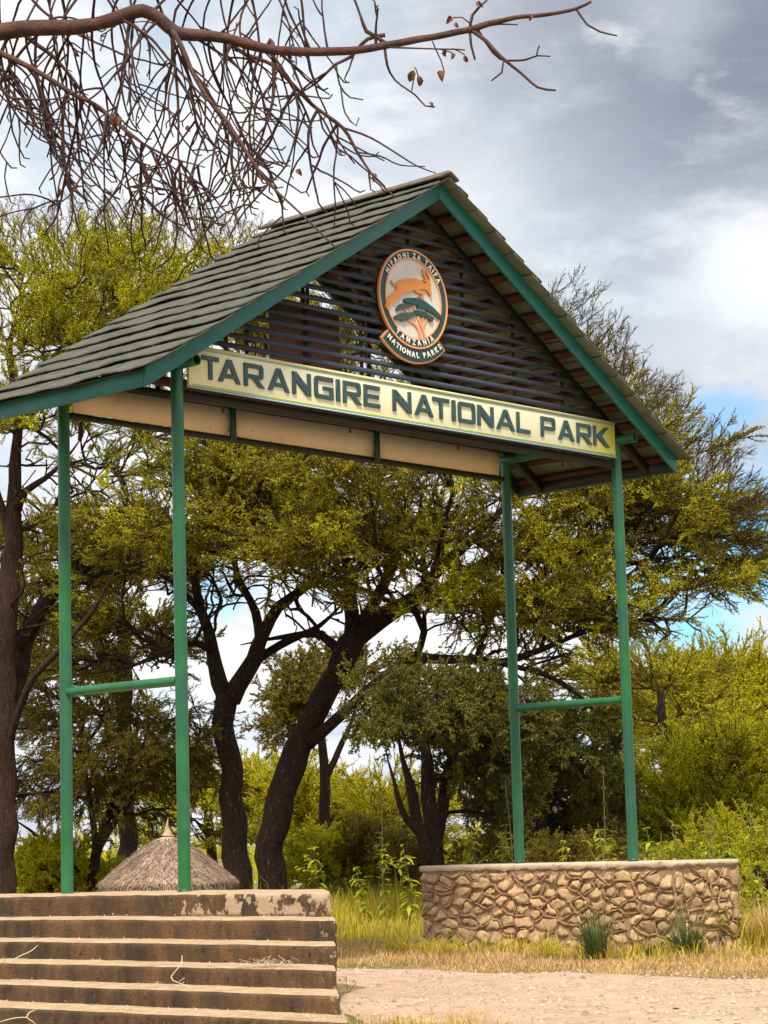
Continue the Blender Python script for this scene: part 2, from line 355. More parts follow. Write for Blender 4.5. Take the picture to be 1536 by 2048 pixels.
def tube(pts, rad, k=6, cap=True):
    """swept tube: returns V, quads, extra faces"""
    P = np.asarray(pts, float); n = len(P); rad = np.broadcast_to(np.asarray(rad, float), (n,))
    T = np.gradient(P, axis=0); T /= np.linalg.norm(T, axis=1, keepdims=True)+1e-12
    a = np.array([0, 0, 1.0]) if abs(T[0, 2]) < 0.9 else np.array([1.0, 0, 0])
    X = np.cross(T, a); X /= np.linalg.norm(X, axis=1, keepdims=True)+1e-9
    for i in range(1, n):
        x = X[i-1]-T[i]*np.dot(X[i-1], T[i]); X[i] = x/(np.linalg.norm(x)+1e-9)
    Y = np.cross(T, X)
    th = np.arange(k)*2*math.pi/k
    V = P[:, None, :]+rad[:, None, None]*(np.cos(th)[None, :, None]*X[:, None, :]+np.sin(th)[None, :, None]*Y[:, None, :])
    i = np.arange(n-1)[:, None]*k; j = np.arange(k)[None, :]; j2 = (np.arange(k)+1) % k
    Q = np.stack([i+j, i+j2[None, :], i+k+j2[None, :], i+k+j], -1).reshape(-1, 4)
    return V.reshape(-1, 3), Q
def add_tube(mb, pts, rad, k=6, cap=False):
    V, Q = tube(pts, rad, k); n0 = mb.n
    mb.addq(V, Q)
    if cap:
        m = len(V)
        mb.F.setdefault(k, []).append([n0+i for i in range(k)][::-1]); mb.F[k].append([n0+m-k+i for i in range(k)])
def spline(pts, step):
    """Catmull-Rom through rows (any width), resampled at about step"""
    P = np.asarray(pts, float); P = np.vstack([2*P[0]-P[1], P, 2*P[-1]-P[-2]]); out = []
    for i in range(1, len(P)-2):
        n = max(1, int(np.linalg.norm((P[i+1]-P[i])[:3])/step))
        for q in range(n):
            t = q/n
            out.append(0.5*((2*P[i])+(-P[i-1]+P[i+1])*t+(2*P[i-1]-5*P[i]+4*P[i+1]-P[i+2])*t*t+(-P[i-1]+3*P[i]-3*P[i+1]+P[i+2])*t**3))
    out.append(P[-2]); return np.array(out)
def plate(name, splines, y_front, depth, m, parent, ox=0.0, oz=0.0, bevel=0.0):
    """flat cut-out in the XZ plane with holes, facing -Y, extruded backwards"""
    cu = bpy.data.curves.new(name, 'CURVE'); cu.dimensions = '2D'; cu.fill_mode = 'BOTH'; cu.extrude = depth/2-bevel; cu.bevel_depth = bevel; cu.bevel_resolution = 1
    for sp in splines:
        s = cu.splines.new('POLY'); s.points.add(len(sp)-1); s.use_cyclic_u = True
        for i, (x, z) in enumerate(sp): s.points[i].co = (x, z, 0, 1)
    tmp = bpy.data.objects.new('tmp', cu)
    me = bpy.data.meshes.new_from_object(tmp)
    bpy.data.objects.remove(tmp); bpy.data.curves.remove(cu)
    me.transform(Matrix.Translation((ox, y_front+depth/2, oz)) @ Matrix.Rotation(math.pi/2, 4, 'X'))
    me.materials.clear(); me.materials.append(MATS[m])
    return link(name, me, parent)
def glyph(ch, size, x, y, z, ang, depth, m, parent, bold=0.0, sx=1.0):
    cu = bpy.data.curves.new('glyph', 'FONT'); cu.body = ch; cu.size = size; cu.extrude = depth/2; cu.offset = bold; cu.align_x = 'CENTER'; cu.align_y = 'CENTER' if False else 'TOP_BASELINE'
    tmp = bpy.data.objects.new('tmp', cu); me = bpy.data.meshes.new_from_object(tmp)
    bpy.data.objects.remove(tmp); bpy.data.curves.remove(cu)
    me.transform(Matrix.Translation((x, y, z)) @ Matrix.Rotation(-ang, 4, 'Y') @ Matrix.Rotation(math.pi/2, 4, 'X') @ Matrix.Diagonal((sx, 1, 1, 1)))
    me.materials.clear(); me.materials.append(MATS[m])
    o = link('letter', me, parent); return o
def circ(r, n=72, a0=0, a1=None):
    if a1 is None: return [(r*math.cos(2*math.pi*i/n), r*math.sin(2*math.pi*i/n)) for i in range(n)]
    return [(r*math.cos(a0+(a1-a0)*i/n), r*math.sin(a0+(a1-a0)*i/n)) for i in range(n+1)]

# ------------------------------------------------------------------ ground, road
def gz(x, y):
    x = np.asarray(x, float); y = np.asarray(y, float)
    z = -0.84 - 0.27*np.clip((-x-1.0)/3.0, 0, 1)
    back = np.clip((x*0.72+y*0.69-9)/14, 0, 1); left = np.clip((y-x*1.0+2)/14, 0, 1)
    z = z - 0.55*back*left
    z = z + 0.025*np.sin(x*1.3+0.5)*np.cos(y*0.9) + 0.015*np.sin(x*3.1+y*2.3)
    return z
def build_ground():
    a = np.concatenate([np.linspace(-30, 40, 180)])
    g = np.concatenate([-np.geomspace(30, 3000, 26)[::-1][:-1], a, np.geomspace(40, 3000, 26)[1:]])
    X, Y = np.meshgrid(g, g, indexing='ij'); n = len(g)
    V = np.stack([X, Y, gz(X, Y)], -1).reshape(-1, 3)
    i = (np.arange(n-1)[:, None]*n+np.arange(n-1)[None, :]).ravel()
    Q = np.stack([i, i+n, i+n+1, i+1], -1)
    o = link('ground', fast_mesh('ground', V, [Q], 'soil', smooth=True)); o['kind'] = 'structure'
    # dirt road between the two platforms, edges wandering, laid a little above the ground
    ys = np.linspace(-60, 60, 400); m = 24; V = []
    for y in ys:
        e0 = -1.15-0.12*math.sin(y*0.7)-0.9*max(0, min(1, (-y-2.4)/2.0))+0.06*noise.noise((y*1.9, 3, 0)); e0 += 1.9*max(0, min(1, (y+2.6)/1.2))
        e1 = 2.62+0.10*math.sin(y*0.9+1)+0.10*noise.noise((y*2.1, 9, 0))
        if y > 3: e0 += 0.5*min(1, (y-3)/4)
        for k in range(m+1):
            x = e0+(e1-e0)*k/m
            rut = -0.015*math.exp(-((k/m-0.35)/0.08)**2)-0.015*math.exp(-((k/m-0.75)/0.08)**2)
            V.append((x, y, float(gz(x, y))+0.03+rut+0.012*noise.noise((x*2.5, y*2.5, 1))-(0.05 if k in (0, m) else 0)))
    i = (np.arange(len(ys)-1)[:, None]*(m+1)+np.arange(m)[None, :]).ravel()
    Q = np.stack([i, i+1, i+m+2, i+m+1], -1)
    o = link('dirt_road', fast_mesh('dirt_road', V, [Q], 'road_dirt', smooth=True)); o['kind'] = 'structure'
    # loose gravel on the road
    N = 9000
    x = rng.uniform(-1.9, 2.6, N); y = rng.uniform(-8, 3.5, N); s = rng.gamma(2.0, 0.0032, N)+0.003
    keep = ~((x < 0.6) & (y > -2.4)); x, y, s = x[keep], y[keep], s[keep]; N = len(x)
    base = np.array([(1, 0, 0), (-1, 0, 0), (0, 1, 0), (0, -1, 0), (0, 0, 0.8), (0, 0, -0.5)], float)
    F = np.array([(0, 2, 4), (2, 1, 4), (1, 3, 4), (3, 0, 4)])
    th = rng.uniform(0, 6.28, N); c, sn = np.cos(th), np.sin(th)
    B = base[None]*s[:, None, None]*rng.uniform(0.6, 1.5, (N, 1, 3))
    V = np.stack([B[..., 0]*c[:, None]-B[..., 1]*sn[:, None]+x[:, None], B[..., 0]*sn[:, None]+B[..., 1]*c[:, None]+y[:, None], B[..., 2]+gz(x, y)[:, None]+0.032], -1)
    FF = (F[None]+np.arange(N)[:, None, None]*6).reshape(-1, 3)
    o = link('gravel', fast_mesh('gravel', V.reshape(-1, 3), [FF], 'pebble')); props(o, 'loose pale gravel scattered over the dirt road', 'gravel', kind='stuff')
build_ground()

# ------------------------------------------------------------------ stepped platform (left)
def build_steps():
    root = empty('stepped_platform', (0, 0, -0.84), 'stained concrete platform with wide steps carrying the two left gate posts', 'steps')
    tz = [-0.012, -0.205, -0.375, -0.528, -0.672, -0.812]
    bot = [-0.205, -0.375, -0.528, -0.672, -0.812, -1.15]
    xf = [-0.45-0.38*k for k in range(6)]
    yend = [-2.23, -2.66, -3.03, -3.40, -3.80, -4.25]
    ymax = 4.2
    for k in range(6):
        # plan outline: front edge along Y, chamfered road end running back parallel to the view
        x0 = xf[k]; ye = yend[k]; xb = 0.50
        yb = ye+(xb-x0)*1.06
        mb = MB()
        ny = 90
        def row(y, x, z, f):
            j = noise.noise((y*3.1, k*7.3+f, 0.3)); j2 = noise.noise((y*11.0, k*3.1+f, 1.7))
            return j, j2
        V = []; cols = 0
        prof_all = []
        ysamp = [ye+(ymax-ye)*i/ny for i in range(ny+1)]
        for y in ysamp:
            near_end = max(0.0, 1-(y-ye)/0.35)
            j, j2 = row(y, 0, 0, 0); j3, j4 = row(y, 0, 0, 5)
            chip = 0.03*max(0, j2-0.25)*(1+2*near_end)+0.02*near_end*abs(j3)
            sag = -0.012*max(0, (y-0.5))*0.6 if k < 3 else -0.008*max(0, y)
            zt = tz[k]+0.006*j+sag
            prof = [(xb, y, zt+0.012), (x0+0.20, y, zt+0.016+0.004*j2), (x0+0.07, y, zt+0.008), (x0+0.018+chip, y, zt+0.003*j4), (x0+0.002+chip, y, zt-0.012-0.006*abs(j3)-chip), (x0+0.006*j3, y, zt-0.035-chip), (x0+0.006*j4, y, (zt+bot[k])/2), (x0+0.004*j2, y, bot[k]-0.03)]
            # skew ends so the near end lies on the chamfer line
            pr = []
            for (px, py, pz) in prof:
                f = 1-(y-ye)/(ymax-ye)
                pr.append((px, py+f*(px-x0)*1.06, pz))
            prof_all.append(pr)
        m = len(prof_all[0]); V = [p for pr in prof_all for p in pr]
        Q = []; mi = []
        for i in range(ny):
            for q in range(m-1):
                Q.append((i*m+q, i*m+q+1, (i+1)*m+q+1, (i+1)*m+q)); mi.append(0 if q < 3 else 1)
        # road-end face, roughened
        n0 = len(V); ee = prof_all[0]; K = 14; rows = 7; E0 = []
        for c in range(K+1):
            t = c/K; x = x0+(xb-x0)*t; y = ye+(x-x0)*1.06
            for r in range(rows+1):
                s = r/rows; z = tz[k]+0.01-(tz[k]+0.01-bot[k]+0.03)*s
                nn = 0.035*noise.noise((x*7, z*9, k))+0.02*noise.noise((x*19, z*17, k+3))
                if c == 0 or r == 0: nn *= 0.3
                V.append((x+nn*0.3, y-abs(nn), z))
        for c in range(K):
            for r in range(rows):
                a = n0+c*(rows+1)+r; Q.append((a, a+1, a+rows+2, a+rows+1)); mi.append(1)
        # far end and back
        n1 = len(V)
        V += [(x0, ymax, tz[k]-0.03), (xb, ymax, tz[k]-0.03), (xb, ymax, bot[k]-0.03), (x0, ymax, bot[k]-0.03), (xb, yb, tz[k]+0.01), (xb, yb, bot[k]-0.03)]
        Q += [(n1, n1+1, n1+2, n1+3), (n1+1, n1+4, n1+5, n1+2)]; mi += [1, 1]
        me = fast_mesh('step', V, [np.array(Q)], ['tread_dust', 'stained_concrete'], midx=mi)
        link('step', me, root)
    # dead straw and crumbs on the treads: uncountable litter
    mb = MB()
    for _ in range(1500):
        k = rnd.choice([1, 2, 3, 4, 4, 5, 5, 5]); y = rnd.uniform(yend[k]+0.3, 3.8); x = xf[k]+abs(rnd.gauss(0, 0.14))+0.02
        if x > xf[k]+0.36: continue
        z = tz[k]+0.02+rnd.random()*0.012 - (0.0048*max(0, y-0.5)*1.5 if k < 3 else 0.008*max(0, y))
        a = rnd.uniform(0, 6.28); l = rnd.uniform(0.015, 0.07); w = rnd.uniform(0.0012, 0.003); dz = rnd.uniform(-0.004, 0.014)
        d = Vector((math.cos(a), math.sin(a), 0)); s = Vector((-d.y, d.x, 0))*w; p = Vector((x, y, z))
        mb.add([p-s, p+s, p+d*l+s+Vector((0, 0, dz)), p+d*l-s+Vector((0, 0, dz))], [(0, 1, 2, 3)])
    # the tangle lying on the third step
    c0 = Vector((xf[3]+0.10, -2.6, tz[3]+0.02))
    for _ in range(220):
        a = rnd.uniform(0, 6.28); l = rnd.uniform(0.03, 0.13); w = 0.0016
        p = c0+Vector((rnd.gauss(0, 0.05), rnd.gauss(0, 0.14), abs(rnd.gauss(0, 0.02))))
        d = Vector((math.cos(a)*0.6, math.sin(a), rnd.uniform(-0.05, 0.35))); s = Vector((-d.y, d.x, 0)).normalized()*w
        mb.add([p-s, p+s, p+d*l+s, p+d*l-s], [(0, 1, 2, 3)])
    o = mb.build('straw_litter', 'straw'); props(o, 'dry straw and leaf crumbs scattered on the concrete treads', 'litter', kind='stuff')
    def twig(pts, lab):
        mb = MB()
        for line in pts:
            add_tube(mb, spline([at(x, y, d) for x, y, d in line], 0.03), 0.0035, 5, True)
        o = mb.build('dry_twig', 'straw'); props(o, lab, 'twig')
    twig([[(364, 1911, 17.3), (362, 1928, 17.2), (342, 1955, 17.0), (356, 1965, 16.95), (375, 1973, 16.9)], [(356, 1965, 16.95), (369, 1956, 16.9)]], 'forked pale twig hanging over the middle concrete step below the front left post')
    twig([[(75, 1891, 18.0), (62, 1902, 17.9), (40, 1912, 17.85), (12, 1925, 17.8), (5, 1915, 17.8), (12, 1918, 17.8), (0, 1928, 17.8)]], 'long thin pale twig lying across the step at the frame edge under the tree trunk')
    twig([[(0, 2044, 15.7), (25, 2037, 15.7), (53, 2035, 15.7), (66, 2044, 15.7), (72, 2050, 15.7)], [(53, 2035, 15.7), (58, 2026, 15.75), (70, 2020, 15.8)]], 'arched pale twig on the lowest visible step')
build_steps()

# ------------------------------------------------------------------ stone platform (right)
WX = 6.4621; PD = 1.6156; RX0, RX1, RY0, RY1 = 5.90, 7.02, -0.95, 2.58; RTOP = 0.10; RBOT = -0.90
def clip(poly, px, py, nx, ny):
    out = []
    for i in range(len(poly)):
        a = poly[i]; b = poly[(i+1) % len(poly)]
        da = (a[0]-px)*nx+(a[1]-py)*ny; db = (b[0]-px)*nx+(b[1]-py)*ny
        if da <= 0: out.append(a)
        if (da < 0 < db) or (db < 0 < da):
            t = da/(da-db); out.append((a[0]+(b[0]-a[0])*t, a[1]+(b[1]-a[1])*t))
    return out
def voronoi(w, h, n, r, asp=1.6):
    pts = []
    best = 0
    tries = 0; dmin = 0.95*math.sqrt(w*h/n)*0.86
    while len(pts) < n and tries < 20000:
        tries += 1
        d0 = dmin*(0.75 if tries % 3 else 1.15)
        p = (r.uniform(0, w), r.uniform(0, h))
        if all(((p[0]-q[0])/asp)**2+((p[1]-q[1]))**2 > (d0*0.86)**2 for q in pts): pts.append(p)
    cells = []
    for i, p in enumerate(pts):
        poly = [(0, 0), (w, 0), (w, h), (0, h)]
        for j, q in enumerate(pts):
            if i == j: continue
            dx, dy = (q[0]-p[0])/asp, q[1]-p[1]
            if dx*dx+dy*dy > (6*dmin)**2: continue
            poly = clip(poly, (p[0]+q[0])/2, (p[1]+q[1])/2, dx/asp, dy)
            if len(poly) < 3: break
        if len(poly) >= 3: cells.append((p, poly))
    return cells
def resample(poly, n):
    P = np.array(poly+[poly[0]]); L = np.concatenate([[0], np.cumsum(np.linalg.norm(np.diff(P, axis=0), axis=1))])
    s = np.linspace(0, L[-1], n, endpoint=False)
    return np.stack([np.interp(s, L, P[:, 0]), np.interp(s, L, P[:, 1])], -1)
def build_stone_platform():
    root = empty('stone_platform', ((RX0+RX1)/2, (RY0+RY1)/2, -0.84), 'rubble stone platform with concrete top carrying the two right gate posts', 'stone wall')
    g = 0.03
    mb = MB(); mb.box((RX0+g, RY0+g, RBOT), (RX1-g, RY1-g, RTOP-0.05)); 
    core = mb.build('mortar_core', 'mortar', root)
    # rough mortar face skins
    def skin(org, du, w, nrm):
        nu = int(w/0.035); nv = 26; V = []
        for i in range(nu+1):
            for j in range(nv+1):
                u = w*i/nu; v = RBOT+(RTOP-0.045-RBOT)*j/nv
                p = Vector(org)+Vector(du)*u; p.z = v
                d = 0.016*noise.noise((u*6, v*6, 2))+0.012*noise.noise((u*17, v*17, 5))
                p += Vector(nrm)*(d*1.2-0.004); V.append(tuple(p))
        i = (np.arange(nu)[:, None]*(nv+1)+np.arange(nv)[None, :]).ravel()
        return V, np.stack([i, i+1, i+nv+2, i+nv+1], -1)
    faces = [((RX0, RY1, 0), (0, -1, 0), RY1-RY0, (-1, 0, 0), 128, 3), ((RX0, RY0, 0), (1, 0, 0), RX1-RX0, (0, -1, 0), 36, 5)]
    mb = MB(); beads = MB()
    proto = []
    for org, du, w, nrm, n, seed in faces:
        V, Q = skin(org, du, w, nrm); mb.addq(V, Q)
        r = random.Random(seed); h = RTOP-0.085-RBOT
        O = Vector(org); D = Vector(du); Nn = Vector(nrm)
        def W3(u, v, d): 
            p = O+D*u+Nn*d; return (p.x, p.y, RBOT+v)
        cells = voronoi(w, h, n, r)
        segs = set()
        for (cx, cy), poly in cells:
            big = r.random()
            for a, b in zip(poly, poly[1:]+poly[:1]):
                key = tuple(sorted(((round(a[0], 3), round(a[1], 3)), (round(b[0], 3), round(b[1], 3)))))
                segs.add(key)
            c = np.array(poly).mean(0); P = resample(poly, 28)
            # round the outline
            for _ in range(2): P = 0.5*P+0.25*np.roll(P, 1, 0)+0.25*np.roll(P, -1, 0)
            P = P[::2]
            size = math.sqrt(abs(np.sum(P[:, 0]*np.roll(P[:, 1], 1)-P[:, 1]*np.roll(P[:, 0], 1)))/2)
            shrink = r.uniform(0.62, 0.98)
            P = c+(P-c)*shrink*np.array([1, r.uniform(0.82, 1.0)])
            P += np.array([[noise.noise((p[0]*11, p[1]*11, seed)), noise.noise((p[0]*11, p[1]*11, seed+9))] for p in P])*0.040+np.array([[noise.noise((p[0]*33, p[1]*33, seed)), noise.noise((p[0]*33, p[1]*33, seed+9))] for p in P])*0.016
            n_ = len(P); hgt = r.uniform(0.10, 0.30)*min(size, 0.11); tu, tv = r.uniform(-.35, .35), r.uniform(-.5, .2)
            V = [W3(p[0], p[1], -0.02) for p in P]
            for s, d in ((0.95, 0.55), (0.72, 0.9)):
                for p in P:
                    q = c+(p-c)*s; nn = noise.noise((q[0]*22, q[1]*22, 4+seed)); V.append(W3(q[0], q[1], hgt*d+0.022*nn+(tu*(q[0]-c[0])+tv*(q[1]-c[1]))*d))
            for p in P[::2]:
                q = c+(p-c)*0.35; V.append(W3(q[0], q[1], hgt*(1.0+0.5*noise.noise((q[0]*15, q[1]*15, 8)))+tu*(q[0]-c[0])+tv*(q[1]-c[1])))
            half = n_//2
            Q = []; T = []
            for ring in (0, 1):
                for i in range(n_): Q.append((ring*n_+i, ring*n_+(i+1) % n_, (ring+1)*n_+(i+1) % n_, (ring+1)*n_+i))
            for i in range(half):
                a, b, c2 = 2*n_+2*i, 2*n_+(2*i+1) % n_, 2*n_+(2*i+2) % n_
                T += [(a, b, 3*n_+i), (b, c2, 3*n_+(i+1) % half), (b, 3*n_+(i+1) % half, 3*n_+i)]
            top = [tuple(3*n_+i for i in range(half))]
            arrs = [np.array(Q), np.array(T), np.array(top)]
            if sum((np.cross(np.array(V[n_+1])-np.array(V[0]), np.array(V[n_])-np.array(V[1])))*np.array(nrm)) != 0: pass
            me = fast_mesh('stone', V, arrs, 'stone_%d' % r.choice([0, 0, 1, 1, 2, 3]), smooth=False)
            link('stone', me, root)
        for a, b in segs:
            if r.random() < 0.30: continue
            if min(a[0], b[0]) < 0.01 and abs(a[0]-b[0]) < 0.01: continue
            if abs(a[1]-b[1]) < 0.01 and (a[1] < 0.01 or a[1] > h-0.01): continue
            l = math.hypot(a[0]-b[0], a[1]-b[1])
            if l < 0.03: continue
            nx, ny = -(b[1]-a[1])/l, (b[0]-a[0])/l; bow = r.uniform(-0.015, 0.015)
            pts = [W3(a[0]+(b[0]-a[0])*t+nx*bow*math.sin(math.pi*t), a[1]+(b[1]-a[1])*t+ny*bow*math.sin(math.pi*t), 0.012+0.006*math.sin(5*t)) for t in np.linspace(-0.06, 1.06, 7)]
            add_tube(beads, pts, np.array([0.6, 0.9, 1, 1.1, 1, 0.9, 0.6])*r.uniform(0.008, 0.017), 6)
    mb.build('mortar_face', 'mortar', root, smooth=True)
    o = beads.build('pointing', 'mortar_bead', root, smooth=True); o['kind'] = 'stuff'
    # concrete top with a ragged lip
    V = []; ring = []
    per = [(RX0-0.02, RY1+0.02), (RX0-0.02, RY0-0.02), (RX1+0.02, RY0-0.02), (RX1+0.02, RY1+0.02)]
    P = resample(per, 180); nrm_c = np.array([(RX0+RX1)/2, (RY0+RY1)/2])
    n = len(P)
    for lev, (z, s) in enumerate(((RTOP-0.060, 0.985), (RTOP-0.045, 1.0), (RTOP-0.012, 1.0), (RTOP, 0.985))):
        for i, p in enumerate(P):
            j = noise.noise((p[0]*9, p[1]*9, lev*0.6)); j2 = noise.noise((p[0]*25, p[1]*25, lev*0.6))
            q = nrm_c+(p-nrm_c)*(s+0.004*j); zz = z+0.016*j2*(1 if lev < 2 else 0.3)+(0.026*j if lev < 2 else 0.004*j)
            V.append((q[0], q[1], zz))
    V.append((nrm_c[0], nrm_c[1], RTOP+0.006))
    Q = []; T = []
    for lev in range(3):
        for i in range(n): Q.append((lev*n+i, lev*n+(i+1) % n, (lev+1)*n+(i+1) % n, (lev+1)*n+i))
    for i in range(n): T.append((3*n+i, 3*n+(i+1) % n, 4*n))
    link('coping', fast_mesh('coping', V, [np.array(Q), np.array(T)], 'coping'), root)
build_stone_platform()

# ------------------------------------------------------------------ gate
def build_gate():
    G = empty('park_gate', (WX/2, PD/2, 0), 'green steel entrance gate with pitched tiled roof, louvred gable and park name board', 'gate')
    R = 0.057
    def cyl(name, a, b, r, m='post_paint', k=24, hollow=False):
        mb = MB(); a = np.array(a, float); b = np.array(b, float)
        add_tube(mb, [a, b], r, k, cap=not hollow)
        if hollow:
            add_tube(mb, [b, a], r*0.86, k)
            d = (b-a)/np.linalg.norm(b-a)
            for e in (a, b):
                V1, _ = tube([e, e+d*0.001], r, k); V2, _ = tube([e, e+d*0.001], r*0.86, k)
                V = np.vstack([V1[:k], V2[:k]]); mb.addq(V, np.array([(i, (i+1) % k, k+(i+1) % k, k+i) for i in range(k)]))
            # dark rusted bulkhead inside so the tube reads as deep
        o = mb.build(name, m, G, smooth=True)
        o.data.set_sharp_from_angle(angle=0.7) if hasattr(o.data, 'set_sharp_from_angle') else None
        return o
    for x, y, z in ((0, 0, -0.03), (0, PD, -0.06), (WX, 0, RTOP-0.02), (WX, PD-0.02, RTOP-0.02)):
        p = cyl('post', (x, y, z), (x, y, 4.66), R)
        mb = MB(); add_tube(mb, [(x, y, z+0.03), (x, y, z+0.05)], R+0.006, 24, True); mb.build('weld_collar', 'post_paint', p, smooth=False)
    cyl('cross_rail', (0, 0.05, 1.846), (0, PD-0.05, 1.846), 0.044)
    cyl('cross_rail', (WX, 0.05, 1.843), (WX, PD-0.05, 1.843), 0.044)
    for x in (0, WX): cyl('head_pipe', (x, -0.27, 4.70), (x, PD+0.25, 4.70), 0.052, hollow=True)
    # tie beams
    def box(name, lo, hi, m, bevel=0): return MB().box(lo, hi).build(name, m, G, bevel=bevel)
    box('tie_beam', (0.06, -0.015, 4.40), (WX-0.06, 0.06, 4.475), 'dark_steel')
    box('tie_beam', (0.06, PD-0.04, 4.785), (WX-0.06, PD+0.05, 4.87), 'dark_steel')
    box('tie_beam', (0.06, PD-0.04, 4.455), (WX-0.06, PD+0.05, 4.50), 'dark_steel')
    box('wall_plate', (0.06, PD-0.50, 4.80), (WX-0.06, PD-0.42, 4.88), 'batten_wood')
    # roof geometry
    xa = 3.283; zE, zA = 4.354, 6.787; xl, xr = -0.664, 7.126
    y0, y1 = -0.339, PD+0.316
    slL = (zA-zE)/(xa-xl); slR = (zA-zE)/(xr-xa); bh = 0.185
    for yy in (y0, y1):
        f = 0.03
        mb = MB().prism_y([(xl, zE), (xa, zA), (xa, zA+bh+0.02), (xl, zE+bh)], yy, yy+f); mb.build('bargeboard', 'teal_paint' if yy == y0 else 'dark_green_steel', G, bevel=0.003)
        mb = MB().prism_y([(xa+0.001, zA), (xr, zE), (xr, zE+bh), (xa+0.001, zA+bh+0.02)], yy+0.001, yy+f-0.001); mb.build('bargeboard', 'teal_paint' if yy == y0 else 'dark_green_steel', G, bevel=0.003)
    box('fascia', (xl-0.003, y0+0.031, zE+0.015), (xl+0.022, y1-0.001, zE+bh-0.015), 'teal_paint', 0.003)
    box('fascia', (xr-0.022, y0+0.031, zE+0.015), (xr+0.003, y1-0.001, zE+bh-0.015), 'teal_paint', 0.003)
    box('fascia_shade_board', (xr-0.060, y0+0.04, zE+0.03), (xr-0.0225, y1-0.01, zE+bh-0.02), 'dark_steel'); box('fascia_shade_board', (xl+0.0225, y0+0.04, zE+0.03), (xl+0.060, y1-0.01, zE+bh-0.02), 'dark_steel')  # dark boards added inside the fascias, their colour standing in for eave shade
    def zl(x): return zE+(x-xl)*slL
    def zr(x): return zE+(xr-x)*slR
    # rafters (front and back frame), steel
    for yy in (0.005, PD-0.06):
        for (x0_, x1_, zf) in ((xl+0.03, xa, zl), (xa+0.002, xr-0.03, zr)):
            poly = [(x0_, zf(x0_)+0.0), (x1_, zf(x1_)+0.0), (x1_, zf(x1_)+0.115), (x0_, zf(x0_)+0.115)]
            MB().prism_y(poly, yy+(0.001 if zf is zr else 0), yy+0.07).build('rafter', 'dark_steel', G)
    # battens under every course
    nrow = 14
    for side in (0, 1):
        for k in range(nrow+1):
            t = (k+0.03)/nrow*0.985
            x = xl+0.05+(xa-xl-0.10)*t if side == 0 else xr-0.05-(xr-xa-0.10)*t
            sl = slL if side == 0 else -slR
            z = (zl(x) if side == 0 else zr(x))+0.146
            up = Vector((-sl, 0, 1)).normalized()
            mb = MB(); mb.bar((x, y0+0.035, z-0.006), (x, y1-0.005, z-0.006), 0.080, 0.052, up=tuple(up))
            mb.build('batten', 'batten_wood', G)
    # tile panels
    ya, yb = -0.475, PD+0.535; seams = [ya, ya+0.98, ya+1.90, yb]
    for side in (0, 1):
        L_h = (xa-xl+0.10) if side == 0 else (xr-xa+0.10)
        sl = slL if side == 0 else slR
        for k in range(nrow):
            for s in range(3):
                off = (0.34*((k*37) % 3-1))
                a = seams[s]+(off if s else 0); b = seams[s+1]+(off if s < 2 else 0)
                nyy = 9; h0 = L_h*k/nrow; h1 = L_h*(k+1)/nrow+0.03
                if k == nrow-1: h1 = L_h-0.14
                V = []; tilt = rnd.uniform(-0.004, 0.004)
                for i in range(nyy+1):
                    y = a+(b-a-0.004)*i/nyy
                    w = 0.012*noise.noise((y*2.3, k*5.1, side*9.0)); w2 = 0.008*noise.noise((y*9, k*3.3, side*4.0+2))
                    prof = [(h0+w*1.5, 0.032+w+w2), (h0+w*1.5, 0.045+w+w2), (h0+0.02+w, 0.047+w), (h0+0.14, 0.034+w2), ((h0+h1)/2+0.06, 0.020-w2), (h1+0.13, 0.010), (h1+0.13, -0.004), ((h0+h1)/2+0.05, 0.004), (h0+0.035+w, 0.030+w)]
                    for (hh, dz) in prof:
                        base = zE-0.10*sl+0.188+hh*sl+dz*1.1+tilt
                        x = (xl-0.10+hh) if side == 0 else (xr+0.10-hh)
                        V.append((x, y, base))
                m = 9; Q = []
                for i in range(nyy):
                    for q in range(m): Q.append((i*m+q, i*m+(q+1) % m, (i+1)*m+(q+1) % m, (i+1)*m+q))
                N9 = [tuple(range(m))[::-1], tuple(nyy*m+q for q in range(m))]
                link('roof_tile', fast_mesh('roof_tile', V, [np.array(Q), np.array(N9)], ['roof_tile', 'tile_underside'], midx=[1 if (q_ % m) in (6, 7) else 0 for q_ in range(len(Q))]+[0, 0]), G)
    # ridge cap in lengths
    zc = zA+0.262
    yy = ya-0.005
    for k in range(3):
        ye = yy+(yb-ya)/3+0.01
        mb = MB()
        prof = [(-0.14, -0.085), (-0.13, -0.062), (-0.03, 0.0), (0.03, 0.0), (0.13, -0.062), (0.14, -0.085), (0.11, -0.09), (0.0, -0.022), (-0.11, -0.09)]
        lift = 0.004*(k % 2)
        mb.prism_y([(xa+p[0], zc+p[1]+lift) for p in prof], yy, ye); o = mb.build('ridge_cap', 'ridge_metal', G)
        yy = ye-0.008
    box('ridge_beam', (xa-0.03, y0+0.04, zA+0.055), (xa+0.03, y1-0.03, zA+0.15), 'batten_wood')
    # louvre slats of the front gable
    k = 0
    z = 4.955
    while z < 6.58:
        dz = rnd.uniform(-0.004, 0.004)
        x0_ = max(0.07, xl+(z-zE)/slL+0.02); x1_ = min(WX-0.07, xr-(z-zE)/slR-0.02)
        mb = MB(); tw = rnd.uniform(-0.003, 0.003)
        V = [(x0_, -0.062, z-0.021+dz), (x1_, -0.062, z-0.021+dz+tw), (x1_, -0.040, z-0.027+dz+tw), (x0_, -0.040, z-0.027+dz),
             (x0_, -0.050, z+0.023+dz), (x1_, -0.050, z+0.023+dz+tw), (x1_, -0.028, z+0.017+dz+tw), (x0_, -0.028, z+0.017+dz)]
